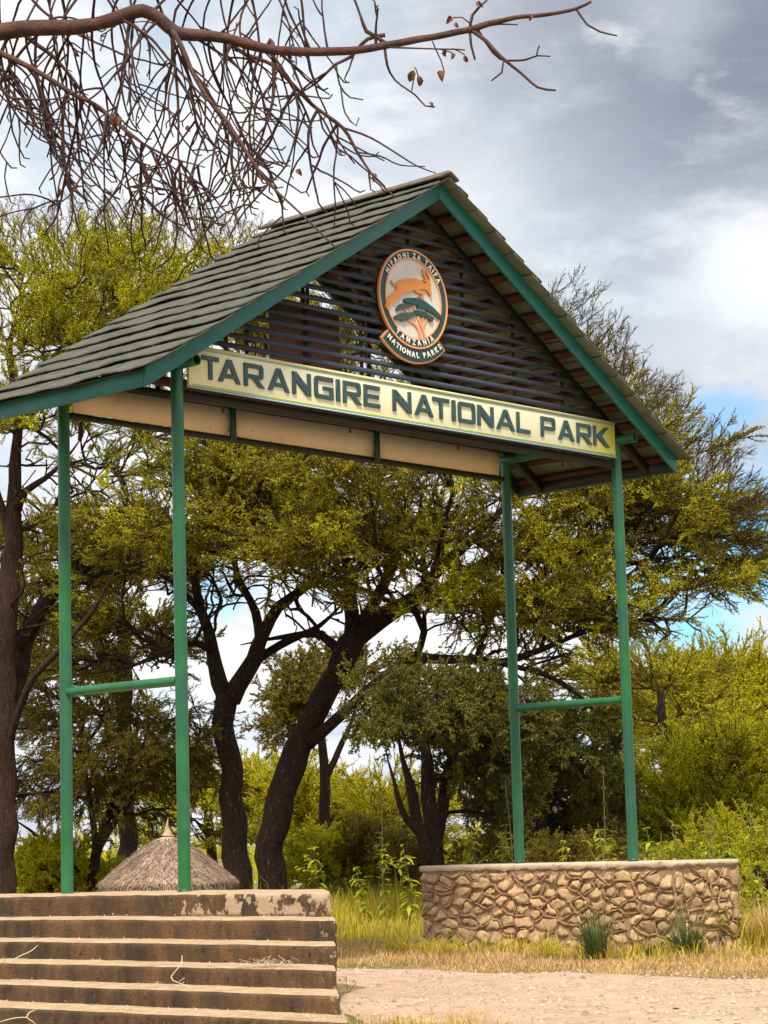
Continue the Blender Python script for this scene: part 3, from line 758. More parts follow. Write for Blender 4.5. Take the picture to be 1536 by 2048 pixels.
        mb.add(V, [(0, 3, 2, 1), (4, 5, 6, 7), (0, 1, 5, 4), (1, 2, 6, 5), (2, 3, 7, 6), (3, 0, 4, 7)])
        mb.build('slat', 'slat_wood', G)
        z += 0.1045
    for x in (0.87, 1.69, 2.42, 3.145, 3.95, 4.75, 5.55):
        top = min(zl(x), zr(x))-0.005 if abs(x-xa) > 0.02 else zA-0.1
        box('stud', (x-0.022, 0.0, 4.47), (x+0.022, 0.004, top), 'dark_steel') if False else box('stud', (x-0.022, -0.008, 4.476), (x+0.022, 0.003, top), 'dark_steel')
    # panel in the rear gable
    box('rear_panel', (2.80, PD+0.06, 5.30), (3.29, PD+0.08, 6.05), 'brown_panel'); box('rear_panel', (3.335, PD+0.06, 5.30), (3.85, PD+0.08, 6.05), 'brown_panel')
    box('stud', (3.29, PD+0.055, 4.87), (3.335, PD+0.09, 6.72), 'dark_steel')
    for x in (1.2, 2.13, 4.25, 5.4): box('stud', (x-0.02, PD+0.0, 4.87), (x+0.02, PD+0.03, min(zl(x), zr(x))), 'dark_steel')
    # rear light boxes seen from inside
    for x0_, x1_ in ((0.087, 2.092), (2.176, 4.217), (4.297, 6.326)):
        mb = MB(); n = 10; V = []
        for i in range(n+1):
            x = x0_+(x1_-x0_)*i/n; bow = 0.012*math.sin(math.pi*i/n)+0.006*noise.noise((x*2, 0, 0))
            V += [(x, PD-0.035-bow, 4.503), (x, PD-0.05-bow*1.5, 4.64), (x, PD-0.035-bow, 4.782)]
        Q = []
        for i in range(n):
            for q in range(2): Q.append((i*3+q, (i+1)*3+q, (i+1)*3+q+1, i*3+q+1))
        me = fast_mesh('rear_sign_panel', V, [np.array(Q)], 'lightbox_panel', smooth=True); o = link('rear_sign_panel', me, G)
        sm = o.modifiers.new('solid', 'SOLIDIFY'); sm.thickness = 0.02; sm.offset = -1
    for x in (2.134, 4.257): box('panel_divider', (x-0.03, PD-0.085, 4.45), (x+0.03, PD-0.041, 4.83), 'dark_green_steel')
    # hanging straps under the front sign
    for x in (0.62, 2.3, 3.9, 5.6): box('strap', (x-0.015, 0.062, 4.34), (x+0.015, 0.07, 4.55), 'dark_steel')
    # name board
    sx0, sx1, sz0, sz1 = 0.06, 6.328, 4.483, 4.876
    board = MB().box((sx0, -0.098, sz0), (sx1, -0.066, sz1)).build('name_board', 'sign_face', G, bevel=0.002)
    def strip(name, z0, z1, m, yf, d=0.006, x0_=sx0, x1_=sx1): MB().box((x0_, yf, z0), (x1_, yf+d, z1)).build(name, m, board)
    strip('edge_trim', sz1-0.022, sz1+0.004, 'sign_trim', -0.110, 0.011)
    strip('blue_line', sz1-0.036, sz1-0.026, 'sign_blue', -0.1005, 0.002, sx0+0.03, sx1-0.02)
    strip('green_line', sz0+0.026, sz0+0.038, 'sign_green_line', -0.1005, 0.002, sx0+0.03, sx1-0.02)
    strip('dark_line', sz0+0.014, sz0+0.018, 'dark_green_steel', -0.1005, 0.002)
    strip('edge_trim', sz0-0.004, sz0+0.010, 'sign_blue', -0.110, 0.011)
    strip('dark_line', sz0+0.04, sz1-0.04, 'dark_green_steel', -0.1015, 0.003, 3.74, 3.743)
    strip('dark_line', sz0-0.016, sz0-0.0045, 'dark_steel', -0.104, 0.03)
    # letters, squared strokes
    H = 0.213; t = 0.042
    def rrect(x0_, z0, x1_, z1, r, corners='1111', n=4):
        out = []
        cs = [(x0_+r, z0+r, 180), (x1_-r, z0+r, 270), (x1_-r, z1-r, 0), (x0_+r, z1-r, 90)]
        cor = [(x0_, z0), (x1_, z0), (x1_, z1), (x0_, z1)]
        for i, (cx, cz, a) in enumerate(cs):
            if corners[i] == '1' and r > 0: out += [(cx+r*math.cos(math.radians(a+90*q/n)), cz+r*math.sin(math.radians(a+90*q/n))) for q in range(n+1)]
            else: out.append(cor[i])
        return out
    def shape(ch, w):
        h = H; a = t; r = 0.035; ri = 0.012
        if ch == 'T': return [[(w/2-a/2, 0), (w/2+a/2, 0), (w/2+a/2, h-a*0.9), (w, h-a*0.9), (w, h), (0, h), (0, h-a*0.9), (w/2-a/2, h-a*0.9)]]
        if ch == 'I': return [[(0, 0), (w, 0), (w, h), (0, h)]]
        if ch == 'E': b = a*0.85; return [[(0, 0), (w, 0), (w, b), (a, b), (a, h/2-b/2), (w*0.93, h/2-b/2), (w*0.93, h/2+b/2), (a, h/2+b/2), (a, h-b), (w, h-b), (w, h), (0, h)]]
        if ch == 'L': return [[(0, 0), (w, 0), (w, a*0.9), (a, a*0.9), (a, h), (0, h)]]
        if ch == 'N': k = a*1.15; return [[(0, 0), (a, 0), (a, h-0.085), (w-k, 0), (w, 0), (w, h), (w-a, h), (w-a, 0.085), (k, h), (0, h)]]
        if ch == 'A':
            m_ = w/2; ap = a*0.62; k = a*1.15
            return [[(0, 0), (k, 0), (k+0.024, 0.042), (w-k-0.024, 0.042), (w-k, 0), (w, 0), (m_+ap, h), (m_-ap, h)], [(m_-(m_-k-0.042)*0.98, 0.076), (m_+(m_-k-0.042)*0.98, 0.076), (m_, h-0.052)]]
        if ch == 'O': return [rrect(0, 0, w, h, r), rrect(a, a*0.9, w-a, h-a*0.9, ri)]
        if ch == 'P': zb = h*0.36; return [[(0, 0), (a, 0), (a, zb)]+rrect(0, zb, w, h, r, '0110')[1:-1]+[(0, h)], rrect(a, zb+a*0.85, w-a, h-a*0.85, ri, '0110')]
        if ch == 'R':
            zb = h*0.36
            return [[(0, 0), (a, 0), (a, zb), (w*0.42, zb), (w-a*1.25, 0), (w+0.012, 0), (w*0.70, zb)]+rrect(0, zb, w, h, r, '0110')[2:-1]+[(0, h)], rrect(a, zb+a*0.85, w-a, h-a*0.85, ri, '0110')]
        if ch == 'K': return [[(0, 0), (a, 0), (a, h*0.36), (a+0.03, h*0.45), (w-a*1.2, 0), (w+0.012, 0), (w*0.52, h*0.55), (w, h), (w-a*1.25, h), (a, h*0.52), (a, h), (0, h)]]
        if ch == 'G':
            b = a*0.9; o_ = rrect(0, 0, w, h, r)
            return [[(w, h*0.56), (w*0.46, h*0.56), (w*0.46, h*0.56-b*0.8), (w-a, h*0.56-b*0.8), (w-a, b), (a+ri, b), (a, b+ri), (a, h-b-ri), (a+ri, h-b), (w, h-b), (w, h), (r, h), (r*0.3, h-r*0.3), (0, h-r), (0, r), (r*0.3, r*0.3), (r, 0), (w, 0)]]
    Ls = [('T', .192, .414), ('A', .392, .682), ('R', .713, .975), ('A', 1.019, 1.313), ('N', 1.338, 1.598), ('G', 1.63, 1.902), ('I', 1.925, 1.994), ('R', 2.021, 2.282), ('E', 2.309, 2.554), ('N', 2.721, 3.006), ('A', 3.041, 3.332), ('T', 3.308, 3.577), ('I', 3.598, 3.671), ('O', 3.694, 3.974), ('N', 3.995, 4.264), ('A', 4.294, 4.601), ('L', 4.619, 4.853), ('P', 5.016, 5.273), ('A', 5.309, 5.596), ('R', 5.624, 5.891), ('K', 5.915, 6.195)]
    for ch, a, b in Ls:
        a += 0.02
        plate('letter', shape(ch, b-a), -0.116, 0.016, 'letter_paint', board, a, 4.585, bevel=0.002)
    # emblem
    ex, ez = 3.062, 5.757
    em = plate('emblem', [circ(0.497)], -0.120, 0.04, 'emblem_dark', G, ex, ez)
    def pl(name, sp, yf, m, d=0.012): return plate(name, sp, yf, d, m, em, ex, ez)
    aL, aR = math.radians(-135.5), math.radians(-45)
    rib = circ(0.655, 40, aL-0.012, aR+0.012)+circ(0.50, 40, aR, aL)
    pl('ribbon_rim', [rib], -0.118, 'emblem_rim', 0.03)
    pl('ribbon', [circ(0.640, 40, aL+0.012, aR-0.012)+circ(0.506, 40, aR-0.03, aL+0.03)], -0.124, 'emblem_green', 0.008)
    pl('rim', [circ(0.508), circ(0.490)], -0.140, 'emblem_rim', 0.03)
    pl('green_band', [circ(0.491), circ(0.405)], -0.130, 'emblem_green')
    pl('inner_rim', [circ(0.417), circ(0.402)], -0.139, 'emblem_rim', 0.012)
    pl('field', [circ(0.406)], -0.127, 'emblem_cream')
    A = EMB
    pl('antelope', [A['antelope']], -0.150, 'emblem_orange', 0.02)
    for q in ('t1', 't2', 't3', 't4', 't5'): pl('tree_stem', [A[q]], -0.141, 'emblem_rim', 0.012)
    for q, m in (('canopyB', 'emblem_grey_green'), ('canopyC', 'emblem_grey_green'), ('canopyD', 'emblem_green'), ('canopyA', 'emblem_green')):
        o = pl('tree_canopy', [A[q]], -0.152 if q != 'canopyD' else -0.149, m, 0.02)
    def arc(text, r, a0, a1, size, top=True, m='white_paint', y=-0.135, wid=None):
        wd = {'I': 0.45, ' ': 0.6, 'Z': 0.95, 'T': 0.95, 'F': 0.9, 'L': 0.9}
        cw = [wd.get(c, 1.08 if c in 'NDHO' else 1.0) for c in text]; tot = sum(cw)-cw[0]/2-cw[-1]/2; s = 0
        for i, c in enumerate(text):
            if i: s += (cw[i-1]+cw[i])/2
            a = math.radians(a0+(a1-a0)*s/tot)
            if c == ' ': continue
            rot = a-math.pi/2 if top else a+math.pi/2
            rr = r-0.026 if top else r+0.026
            glyph(c, size*1.12, ex+rr*math.cos(a), y-0.006, ez+rr*math.sin(a), rot, 0.008, m, em, bold=0.0022, sx=0.9)
    arc('HIFADHI ZA TAIFA', 0.447, 148.3, 33.5, 0.066)
    arc('TANZANIA', 0.449, -124.5, -56.5, 0.068, top=False)
    arc('NATIONAL PARKS', 0.574, -129.8, -50.0, 0.070, top=False, y=-0.129)
EMB = {"antelope":[[-0.259,0.092],[-0.278,0.083],[-0.306,0.093],[-0.324,0.112],[-0.331,0.136],[-0.315,0.12],[-0.296,0.101],[-0.269,0.101],[-0.258,0.118],[-0.22,0.146],[-0.144,0.179],[-0.043,0.204],[0.045,0.214],[0.101,0.202],[0.138,0.181],[0.173,0.185],[0.19,0.201],[0.161,0.205],[0.14,0.212],[0.136,0.222],[0.161,0.218],[0.178,0.218],[0.17,0.239],[0.145,0.261],[0.132,0.303],[0.141,0.337],[0.15,0.302],[0.167,0.271],[0.192,0.245],[0.201,0.218],[0.22,0.215],[0.23,0.244],[0.214,0.268],[0.19,0.298],[0.181,0.326],[0.203,0.303],[0.227,0.275],[0.246,0.238],[0.243,0.207],[0.253,0.191],[0.245,0.15],[0.26,0.074],[0.251,0.064],[0.235,0.074],[0.211,0.101],[0.18,0.121],[0.116,0.121],[0.072,0.11],[0.077,0.093],[0.128,0.088],[0.147,0.069],[0.141,0.045],[0.11,0.024],[0.068,0.025],[0.103,0.04],[0.116,0.062],[0.076,0.065],[0.029,0.071],[-0.001,0.092],[-0.049,0.069],[-0.113,0.046],[-0.169,0.033],[-0.191,0.019],[-0.214,-0.013],[-0.278,-0.058],[-0.341,-0.098],[-0.373,-0.141],[-0.393,-0.174],[-0.411,-0.17],[-0.389,-0.126],[-0.359,-0.083],[-0.391,-0.114],[-0.414,-0.156],[-0.428,-0.147],[-0.411,-0.108],[-0.388,-0.049],[-0.343,-0.008],[-0.287,0.023],[-0.257,0.062]],"canopyA":[[-0.166,-0.036],[-0.14,-0.016],[-0.052,0.002],[0.024,0.012],[0.074,0.01],[0.136,0.002],[0.193,-0.015],[0.199,-0.023],[0.249,-0.037],[0.311,-0.067],[0.373,-0.106],[0.404,-0.132],[0.39,-0.156],[0.334,-0.138],[0.258,-0.11],[0.22,-0.103],[0.183,-0.1],[0.171,-0.084],[0.133,-0.086],[0.108,-0.081],[0.057,-0.093],[0.032,-0.079],[0.058,-0.062],[0.02,-0.059],[-0.055,-0.062],[-0.117,-0.059],[-0.148,-0.051]],"canopyB":[[-0.276,-0.152],[-0.256,-0.119],[-0.217,-0.087],[-0.167,-0.069],[-0.105,-0.066],[-0.049,-0.074],[-0.056,-0.097],[-0.094,-0.112],[-0.132,-0.113],[-0.182,-0.138],[-0.233,-0.154],[-0.27,-0.162]],"canopyC":[[-0.316,-0.248],[-0.29,-0.214],[-0.234,-0.197],[-0.196,-0.174],[-0.134,-0.165],[-0.071,-0.151],[-0.021,-0.139],[0.01,-0.156],[-0.004,-0.184],[-0.061,-0.206],[-0.112,-0.227],[-0.15,-0.249],[-0.194,-0.26],[-0.224,-0.248],[-0.274,-0.252],[-0.305,-0.257]],"canopyD":[[-0.014,-0.125],[0.018,-0.114],[0.094,-0.109],[0.157,-0.113],[0.206,-0.136],[0.269,-0.148],[0.281,-0.164],[0.261,-0.197],[0.229,-0.198],[0.192,-0.173],[0.154,-0.165],[0.116,-0.167],[0.066,-0.161],[0.029,-0.158],[0.004,-0.144]],"t1":[[-0.157,-0.125],[-0.132,-0.126],[-0.084,-0.158],[-0.099,-0.164]],"t2":[[-0.02,-0.07],[-0.002,-0.065],[0.018,-0.103],[0.024,-0.115],[0.005,-0.118],[-0.006,-0.094]],"t3":[[-0.118,-0.236],[-0.074,-0.217],[-0.012,-0.233],[0.037,-0.256],[0.079,-0.302],[0.095,-0.352],[0.096,-0.388],[0.062,-0.39],[0.058,-0.34],[0.029,-0.292],[-0.013,-0.26],[-0.063,-0.245]],"t4":[[0.034,-0.168],[0.066,-0.165],[0.095,-0.222],[0.125,-0.261],[0.152,-0.209],[0.173,-0.171],[0.192,-0.174],[0.158,-0.23],[0.139,-0.276],[0.147,-0.327],[0.161,-0.364],[0.132,-0.373],[0.116,-0.314],[0.081,-0.259],[0.051,-0.211]],"t5":[[0.104,-0.17],[0.126,-0.169],[0.127,-0.204],[0.114,-0.228],[0.104,-0.212]]}
build_gate()

# ------------------------------------------------------------------ trees
def unit(v): return v/(np.linalg.norm(v, axis=-1, keepdims=True)+1e-12)
def rand_unit(n):
    v = rng.normal(size=(n, 3)); return unit(v)
def leaf_tris(C, A, L, Wd):
    """pointed leaflets: base pair and tip"""
    S = unit(np.cross(A, rand_unit(len(C))))*(Wd*0.5)[:, None]
    return np.stack([C-S+A*(L*0.12)[:, None], C+S+A*(L*0.12)[:, None], C+A*L[:, None]], 1).reshape(-1, 3)
SPRAY = {  # side twigs, leaflet spacing, leaflet length, width, per node, crookedness, second order twigs
    'acacia': (8, 0.019, 0.034, 0.019, 2, 0.12, 1), 'bare': (8, 0.045, 0.026, 0.013, 1, 0.16, 2), 'dense': (9, 0.030, 0.056, 0.044, 2, 0.25, 2),
    'hang': (7, 0.022, 0.048, 0.022, 2, 0.12, 1), 'far': (8, 0.024, 0.044, 0.025, 2, 0.14, 1)}
NPROTO = 12
def spray_proto(kind):
    """one twig with side twiglets along +X, unit length, leaflets set close along every twig"""
    ns, dens, ll, lw, per, crook, second = SPRAY[kind]
    n = 9; P = [np.zeros(3)]; d = np.array([1.0, 0, 0])
    for i in range(n):
        d = unit(d+rng.normal(size=3)*crook+np.array([0.12, 0, 0])); P.append(P[-1]+d/n)
    P = np.array(P); segs = [(P, 0.0115, 0.005)]; lines = [(P, 0.05)]
    def side(p, t, l, r, lev):
        s = unit(t*rng.uniform(0.8, 1.2)+rand_unit(1)[0]*(0.62 if kind in ('acacia', 'far', 'bare') else 0.85)); Q = [p]
        for _ in range(4): s = unit(s+rng.normal(size=3)*0.2+np.array([0.1, 0, 0.03])); Q.append(Q[-1]+s*l/4)
        Q = np.array(Q); segs.append((Q[::2], r, r*0.5)); lines.append((Q, 0.0))
        if lev:
            for _ in range(lev):
                j = rng.integers(1, 4); side(Q[j], unit(Q[j+1]-Q[j]), l*rng.uniform(0.3, 0.6), r*0.7, 0)
    for k in range(ns):
        i = rng.integers(1, n); side(P[i], unit(P[min(i+1, n)]-P[i]), rng.uniform(0.22, 0.50)*(1.1-0.45*i/n), 0.0075, second)
    C = []; A = []; Ls = []; Ws = []
    for Q, st in lines:
        T = np.linalg.norm(np.diff(Q, axis=0), axis=1); L = np.concatenate([[0], np.cumsum(T)]); t = unit(Q[-1]-Q[0])
        for q in np.arange(max(st, 0.015), L[-1], dens):
            p = np.array([np.interp(q, L, Q[:, c]) for c in range(3)])
            for _ in range(per):
                C.append(p+rng.normal(size=3)*0.003); A.append(unit(t*0.5+rand_unit(1)[0])); Ls.append(ll*rng.uniform(0.55, 1.35)); Ws.append(lw*rng.uniform(0.7, 1.3))
    V = leaf_tris(np.array(C), np.array(A), np.array(Ls), np.array(Ws))
    wv = []; wq = []; n0 = 0
    for Q, r0, r1 in segs:
        v, q = tube(Q, np.linspace(r0, r1, len(Q)), 3); wv.append(v); wq.append(q+n0); n0 += len(v)
    return V, np.concatenate(wv), np.concatenate(wq)
PROTO = {k: [spray_proto(k) for _ in range(NPROTO)] for k in SPRAY}
PROTO_OBJ = {}
def proto_obj(kind, k, part):
    if (kind, k, part) not in PROTO_OBJ:
        V, wv, wq = PROTO[kind][k]
        me = fast_mesh(part, V, [np.arange(len(V)).reshape(-1, 3)], 'leaf_mid') if part == 'leaf' else fast_mesh(part, wv, [wq], 'twig')
        PROTO_OBJ[(kind, k, part)] = bpy.data.objects.new('spray_source', me)       # source shape only, not in the scene
    return PROTO_OBJ[(kind, k, part)]
GROUPS = {}
def spray_group(part, m, kinds):
    """geometry nodes: put a leafy twig on every point, turned and scaled by the point's own values"""
    key = (part, m, kinds)
    if key in GROUPS: return GROUPS[key]
    g = bpy.data.node_groups.new('sprays', 'GeometryNodeTree'); g.interface.new_socket('Geometry', in_out='INPUT', socket_type='NodeSocketGeometry'); g.interface.new_socket('Geometry', in_out='OUTPUT', socket_type='NodeSocketGeometry')
    N = g.nodes; L = g.links; gi = N.new('NodeGroupInput'); go = N.new('NodeGroupOutput'); jn = N.new('GeometryNodeJoinGeometry')
    srcs = [proto_obj(kd, k, part) for kd in kinds for k in range(NPROTO)]
    for ob in reversed(srcs):
        oi = N.new('GeometryNodeObjectInfo'); oi.inputs['Object'].default_value = ob; gt = N.new('GeometryNodeGeometryToInstance')
        sm = N.new('GeometryNodeSetMaterial'); sm.inputs['Material'].default_value = MATS[m]
        L.new(oi.outputs['Geometry'], sm.inputs['Geometry']); L.new(sm.outputs['Geometry'], gt.inputs[0]); L.new(gt.outputs[0], jn.inputs[0])
    def attr(nm, ty):
        a = N.new('GeometryNodeInputNamedAttribute'); a.data_type = ty; a.inputs['Name'].default_value = nm; return a.outputs['Attribute']
    ip = N.new('GeometryNodeInstanceOnPoints'); ip.inputs['Pick Instance'].default_value = True
    er = N.new('FunctionNodeEulerToRotation')
    L.new(gi.outputs[0], ip.inputs['Points']); L.new(jn.outputs[0], ip.inputs['Instance']); L.new(attr('which', 'INT'), ip.inputs['Instance Index'])
    L.new(attr('turn', 'FLOAT_VECTOR'), er.inputs[0]); L.new(er.outputs[0], ip.inputs['Rotation']); L.new(attr('size', 'FLOAT'), ip.inputs['Scale'])
    L.new(ip.outputs[0], go.inputs[0]); GROUPS[key] = g
    return g
def spray_points(P, D, S, kind_idx):
    Xa = unit(D); Ya = unit(np.cross(rand_unit(len(P)), Xa)); Za = np.cross(Xa, Ya)
    E_ = np.stack([np.arctan2(Ya[:, 2], Za[:, 2]), -np.arcsin(np.clip(Xa[:, 2], -1, 1)), np.arctan2(Xa[:, 1], Xa[:, 0])], -1)
    return P, E_, S, rng.integers(0, NPROTO, len(P))+NPROTO*np.asarray(kind_idx)
def spray_mesh(name, sets):
    P = np.concatenate([s[0] for s in sets]); me = bpy.data.meshes.new(name); me.vertices.add(len(P)); me.vertices.foreach_set('co', P.astype(np.float32).ravel())
    a = me.attributes.new('turn', 'FLOAT_VECTOR', 'POINT'); a.data.foreach_set('vector', np.concatenate([s[1] for s in sets]).astype(np.float32).ravel())
    a = me.attributes.new('size', 'FLOAT', 'POINT'); a.data.foreach_set('value', np.concatenate([s[2] for s in sets]).astype(np.float32))
    a = me.attributes.new('which', 'INT', 'POINT'); a.data.foreach_set('value', np.concatenate([s[3] for s in sets]).astype(np.int32))
    return me
def spray_object(name, me, part, m, kinds, parent=None):
    o = link(name, me, parent); md = o.modifiers.new('sprays', 'NODES'); md.node_group = spray_group(part, m, kinds); return o
def pads_points(pads, spacing_bias=None):
    """pads: (px, py, rx, ry, depth, rd, n[, tilt]) ellipsoids given by where they stand, -> 3D points"""
    out = []
    for pad in pads:
        px, py, rx, ry, d, rd, n = pad[:7]; tilt = math.radians(pad[7]) if len(pad) > 7 else 0
        u = rand_unit(n)*rng.uniform(0.15, 1, (n, 1))**(1/2.2)
        ux = u[:, 0]*rx; uy = u[:, 1]*ry
        X = px+ux*math.cos(tilt)-uy*math.sin(tilt); Y = py+ux*math.sin(tilt)+uy*math.cos(tilt)
        Dp = d+u[:, 2]*rd
        if CL:
            # foliage sits in flat tiers: gather the points round shared tier centres
            m = max(1, int(n/CL)); c = rng.integers(0, m, n); s = d/FPX*1.0
            g_ = np.clip(rng.normal(size=(4, n)), -1.5, 1.5); X = X[c]+g_[0]*0.55/s; Y = Y[c]+g_[1]*0.10/s-np.abs(g_[2])*0.05/s; Dp = Dp[c]+g_[3]*0.55
        out.append(np.stack([at(x, y, q) for x, y, q in zip(X, Y, Dp)]))
    return np.concatenate(out)
def grow(name, label, cat, limbs, pads, bark='bark', leaf='leaf_mid', kind='acacia', size=(0.5, 0.85), per=3, up=0.35, out=0.5, droop=0.0,
         step=0.24, base=None, group=None, tip_r=0.014, exp_=2.4, twig_m='twig', balance=0.22, extra=None, minpath=1.5, wiggle=0.06, tier=True, flat=0.55, bare=None):
    """limbs: hand-placed trunk and main limbs [(px,py,depth,radius),...]; the finer branches grow to reach every point of the crown"""
    pos = []; rad = []; par = []; path = []; polys = []; fixed = []
    for li, lm in enumerate(limbs):
        R = np.array([[*at(x, y, d), r] for x, y, d, r in lm])
        S = spline(R, 0.22)
        # wander a little so no limb is a smooth pipe
        for i in range(1, len(S)-1):
            w = S[i, 3]*0.5+0.01
            S[i, :3] += w*np.array([noise.noise((S[i, 0]*1.7, S[i, 1]*1.7, S[i, 2]*1.7+li)), noise.noise((S[i, 2]*1.9, S[i, 0]*1.9, li+5)), 0.5*noise.noise((S[i, 1]*2.1, S[i, 2]*2.1, li+9))])
            S[i, 3] *= 1+0.12*noise.noise((S[i, 0]*3, S[i, 2]*3, li))
        if li: S[-5:, 3] *= np.linspace(1, 0.3, len(S[-5:]))
        polys.append(S)
        if pos:
            A = np.array(pos); j = int(np.argmin(np.linalg.norm(A-S[0, :3], axis=1))); p0 = path[j]; pj = j
        else: pj = -1; p0 = 0.0
        for i, s in enumerate(S):
            pos.append(s[:3]); rad.append(s[3]); par.append(pj); path.append(p0); fixed.append(True)
            pj = len(pos)-1
            if i+1 < len(S): p0 += float(np.linalg.norm(S[i+1, :3]-s[:3]))
    nfix = len(pos); cap = nfix+40000
    PA = np.zeros((cap, 3)); PA[:nfix] = pos; PT = np.zeros(cap); PT[:nfix] = path; n = nfix
    PARr = list(par); DIR = np.zeros((cap, 3)); DIR[:nfix] = 0
    for i in range(nfix):
        if par[i] >= 0: DIR[i] = unit(PA[i]-PA[par[i]])
    global CL
    CL = 7 if kind != 'dense' and tier else 0; A = pads_points(pads); CL = 0; keep_mask = PT[:nfix] >= minpath
    dist = np.array([np.min(np.linalg.norm(PA[:nfix][keep_mask]-a, axis=1)) for a in A]); A = A[np.argsort(dist)]; nleafy = len(A)
    if bare is not None:
        A2 = pads_points(bare); d2 = np.array([np.min(np.linalg.norm(PA[:nfix][keep_mask]-a, axis=1)) for a in A2]); A = np.concatenate([A, A2[np.argsort(d2)]])
    chains = []; tips = []
    ok = np.zeros(cap, bool); ok[:nfix] = keep_mask
    nl = None
    for ai, a in enumerate(A):
        if ai == nleafy: nl = n
        v = a-PA[:n]; d = np.linalg.norm(v, axis=1)
        al = np.einsum('ij,ij->i', v, DIR[:n])/(d+1e-9)
        cost = d*(1.25-0.35*al)+balance*PT[:n]; cost[~ok[:n]] = 1e9
        j = int(np.argmin(cost)); L = d[j]
        k = max(2, int(L/step)); p0 = PA[j].copy(); t0 = unit(DIR[j]*0.7+v[j]/(L+1e-9)+np.array([0, 0, 0.25-droop])); p1 = p0+t0*L*0.45
        chain = [j]; prev = p0
        wob = rng.normal(size=3)*wiggle*L
        for q in range(1, k+1):
            t = q/k; p = (1-t)**2*p0+2*t*(1-t)*p1+t*t*a+wob*math.sin(math.pi*t)+rng.normal(size=3)*0.02
            PA[n] = p; PT[n] = PT[chain[-1]]+np.linalg.norm(p-prev); DIR[n] = unit(p-prev); ok[n] = True; PARr.append(chain[-1]); chain.append(n); prev = p; n += 1
            if n >= cap: break
        chains.append(chain); tips.append(n-1)
        if n >= cap-20: break
    r = np.zeros(n); rpow = np.zeros(n); rpow[tips] = tip_r**exp_
    for i in range(n-1, nfix-1, -1):
        rpow[i] = max(rpow[i], tip_r**exp_); r[i] = rpow[i]**(1/exp_)
        rpow[PARr[i]] += rpow[i]*0.9
    # meshes
    obj = empty(name, tuple(base if base is not None else polys[0][0, :3]), label, cat, group)
    tr = MB(); add_tube(tr, polys[0][:, :3], polys[0][:, 3], 12, True); tr.build('trunk', bark, obj, smooth=True)
    for S in polys[1:]:
        mb = MB(); add_tube(mb, S[:, :3], S[:, 3], 9, True); mb.build('limb', bark, obj, smooth=True)
    mb = MB()
    for ch in chains:
        P = PA[ch]; rr = r[ch].copy(); rr[0] = rr[1] if len(rr) > 1 else rr[0]; rr = np.minimum(rr, 0.09)
        add_tube(mb, P, rr, 5 if rr[0] > 0.02 else 4)
    o = mb.build('branches', bark, obj, smooth=True); o['kind'] = 'stuff'
    # sprays
    nl = nl or n; thin = np.array([i for i in range(nfix, nl) if r[i] < 0.022]); c0 = PA[:n].mean(0)
    idx = rng.choice(thin, size=int(len(thin)*per*0.70), replace=True)
    tipi = np.array([q for q in tips if q < nl]); idx = np.concatenate([idx, np.repeat(tipi, 3)])
    P = PA[idx]; D = DIR[idx]*0.6+rand_unit(len(idx))*(0.45 if kind != 'dense' else 0.75)+np.array([0, 0, up])+unit(P-c0)*out*0.6+np.array([0, 0, -droop])
    D = unit(D)*np.array([1, 1, flat if tier and kind != 'dense' and not droop else 1.0]); S = rng.uniform(size[0], size[1], len(idx))
    kinds = kind if isinstance(kind, (list, tuple)) else [(kind, 1.0)]
    names = tuple(dict.fromkeys([k_ for k_, _ in kinds]+[ex['kind'] for ex in (extra or [])])); ki = {k_: i for i, k_ in enumerate(names)}
    kk = rng.choice([ki[k_] for k_, _ in kinds], size=len(idx), p=[f for _, f in kinds]); sets = [spray_points(P, D, S, kk)]
    for ex in (extra or []):
        pts = pads_points(ex['pads']); Dx = rand_unit(len(pts))*ex.get('spread', 0.6)+np.array(ex.get('dir', (0, 0, 1)))
        sets.append(spray_points(pts, Dx, rng.uniform(*ex['size'], len(pts)), np.full(len(pts), ki[ex['kind']])))
    me = spray_mesh('crown', sets)
    cr = spray_object('crown', me, 'leaf', leaf, names, obj); cr['kind'] = 'stuff'
    tw = spray_object('twigs', me, 'wood', twig_m, names, obj); tw['kind'] = 'stuff'
    global LEAVES; LEAVES += len(me.vertices); print('TREE', name, 'nodes', n, 'sprays', len(me.vertices))
    return obj
LEAVES = 0
AC = [('acacia', 0.8), ('bare', 0.2)]

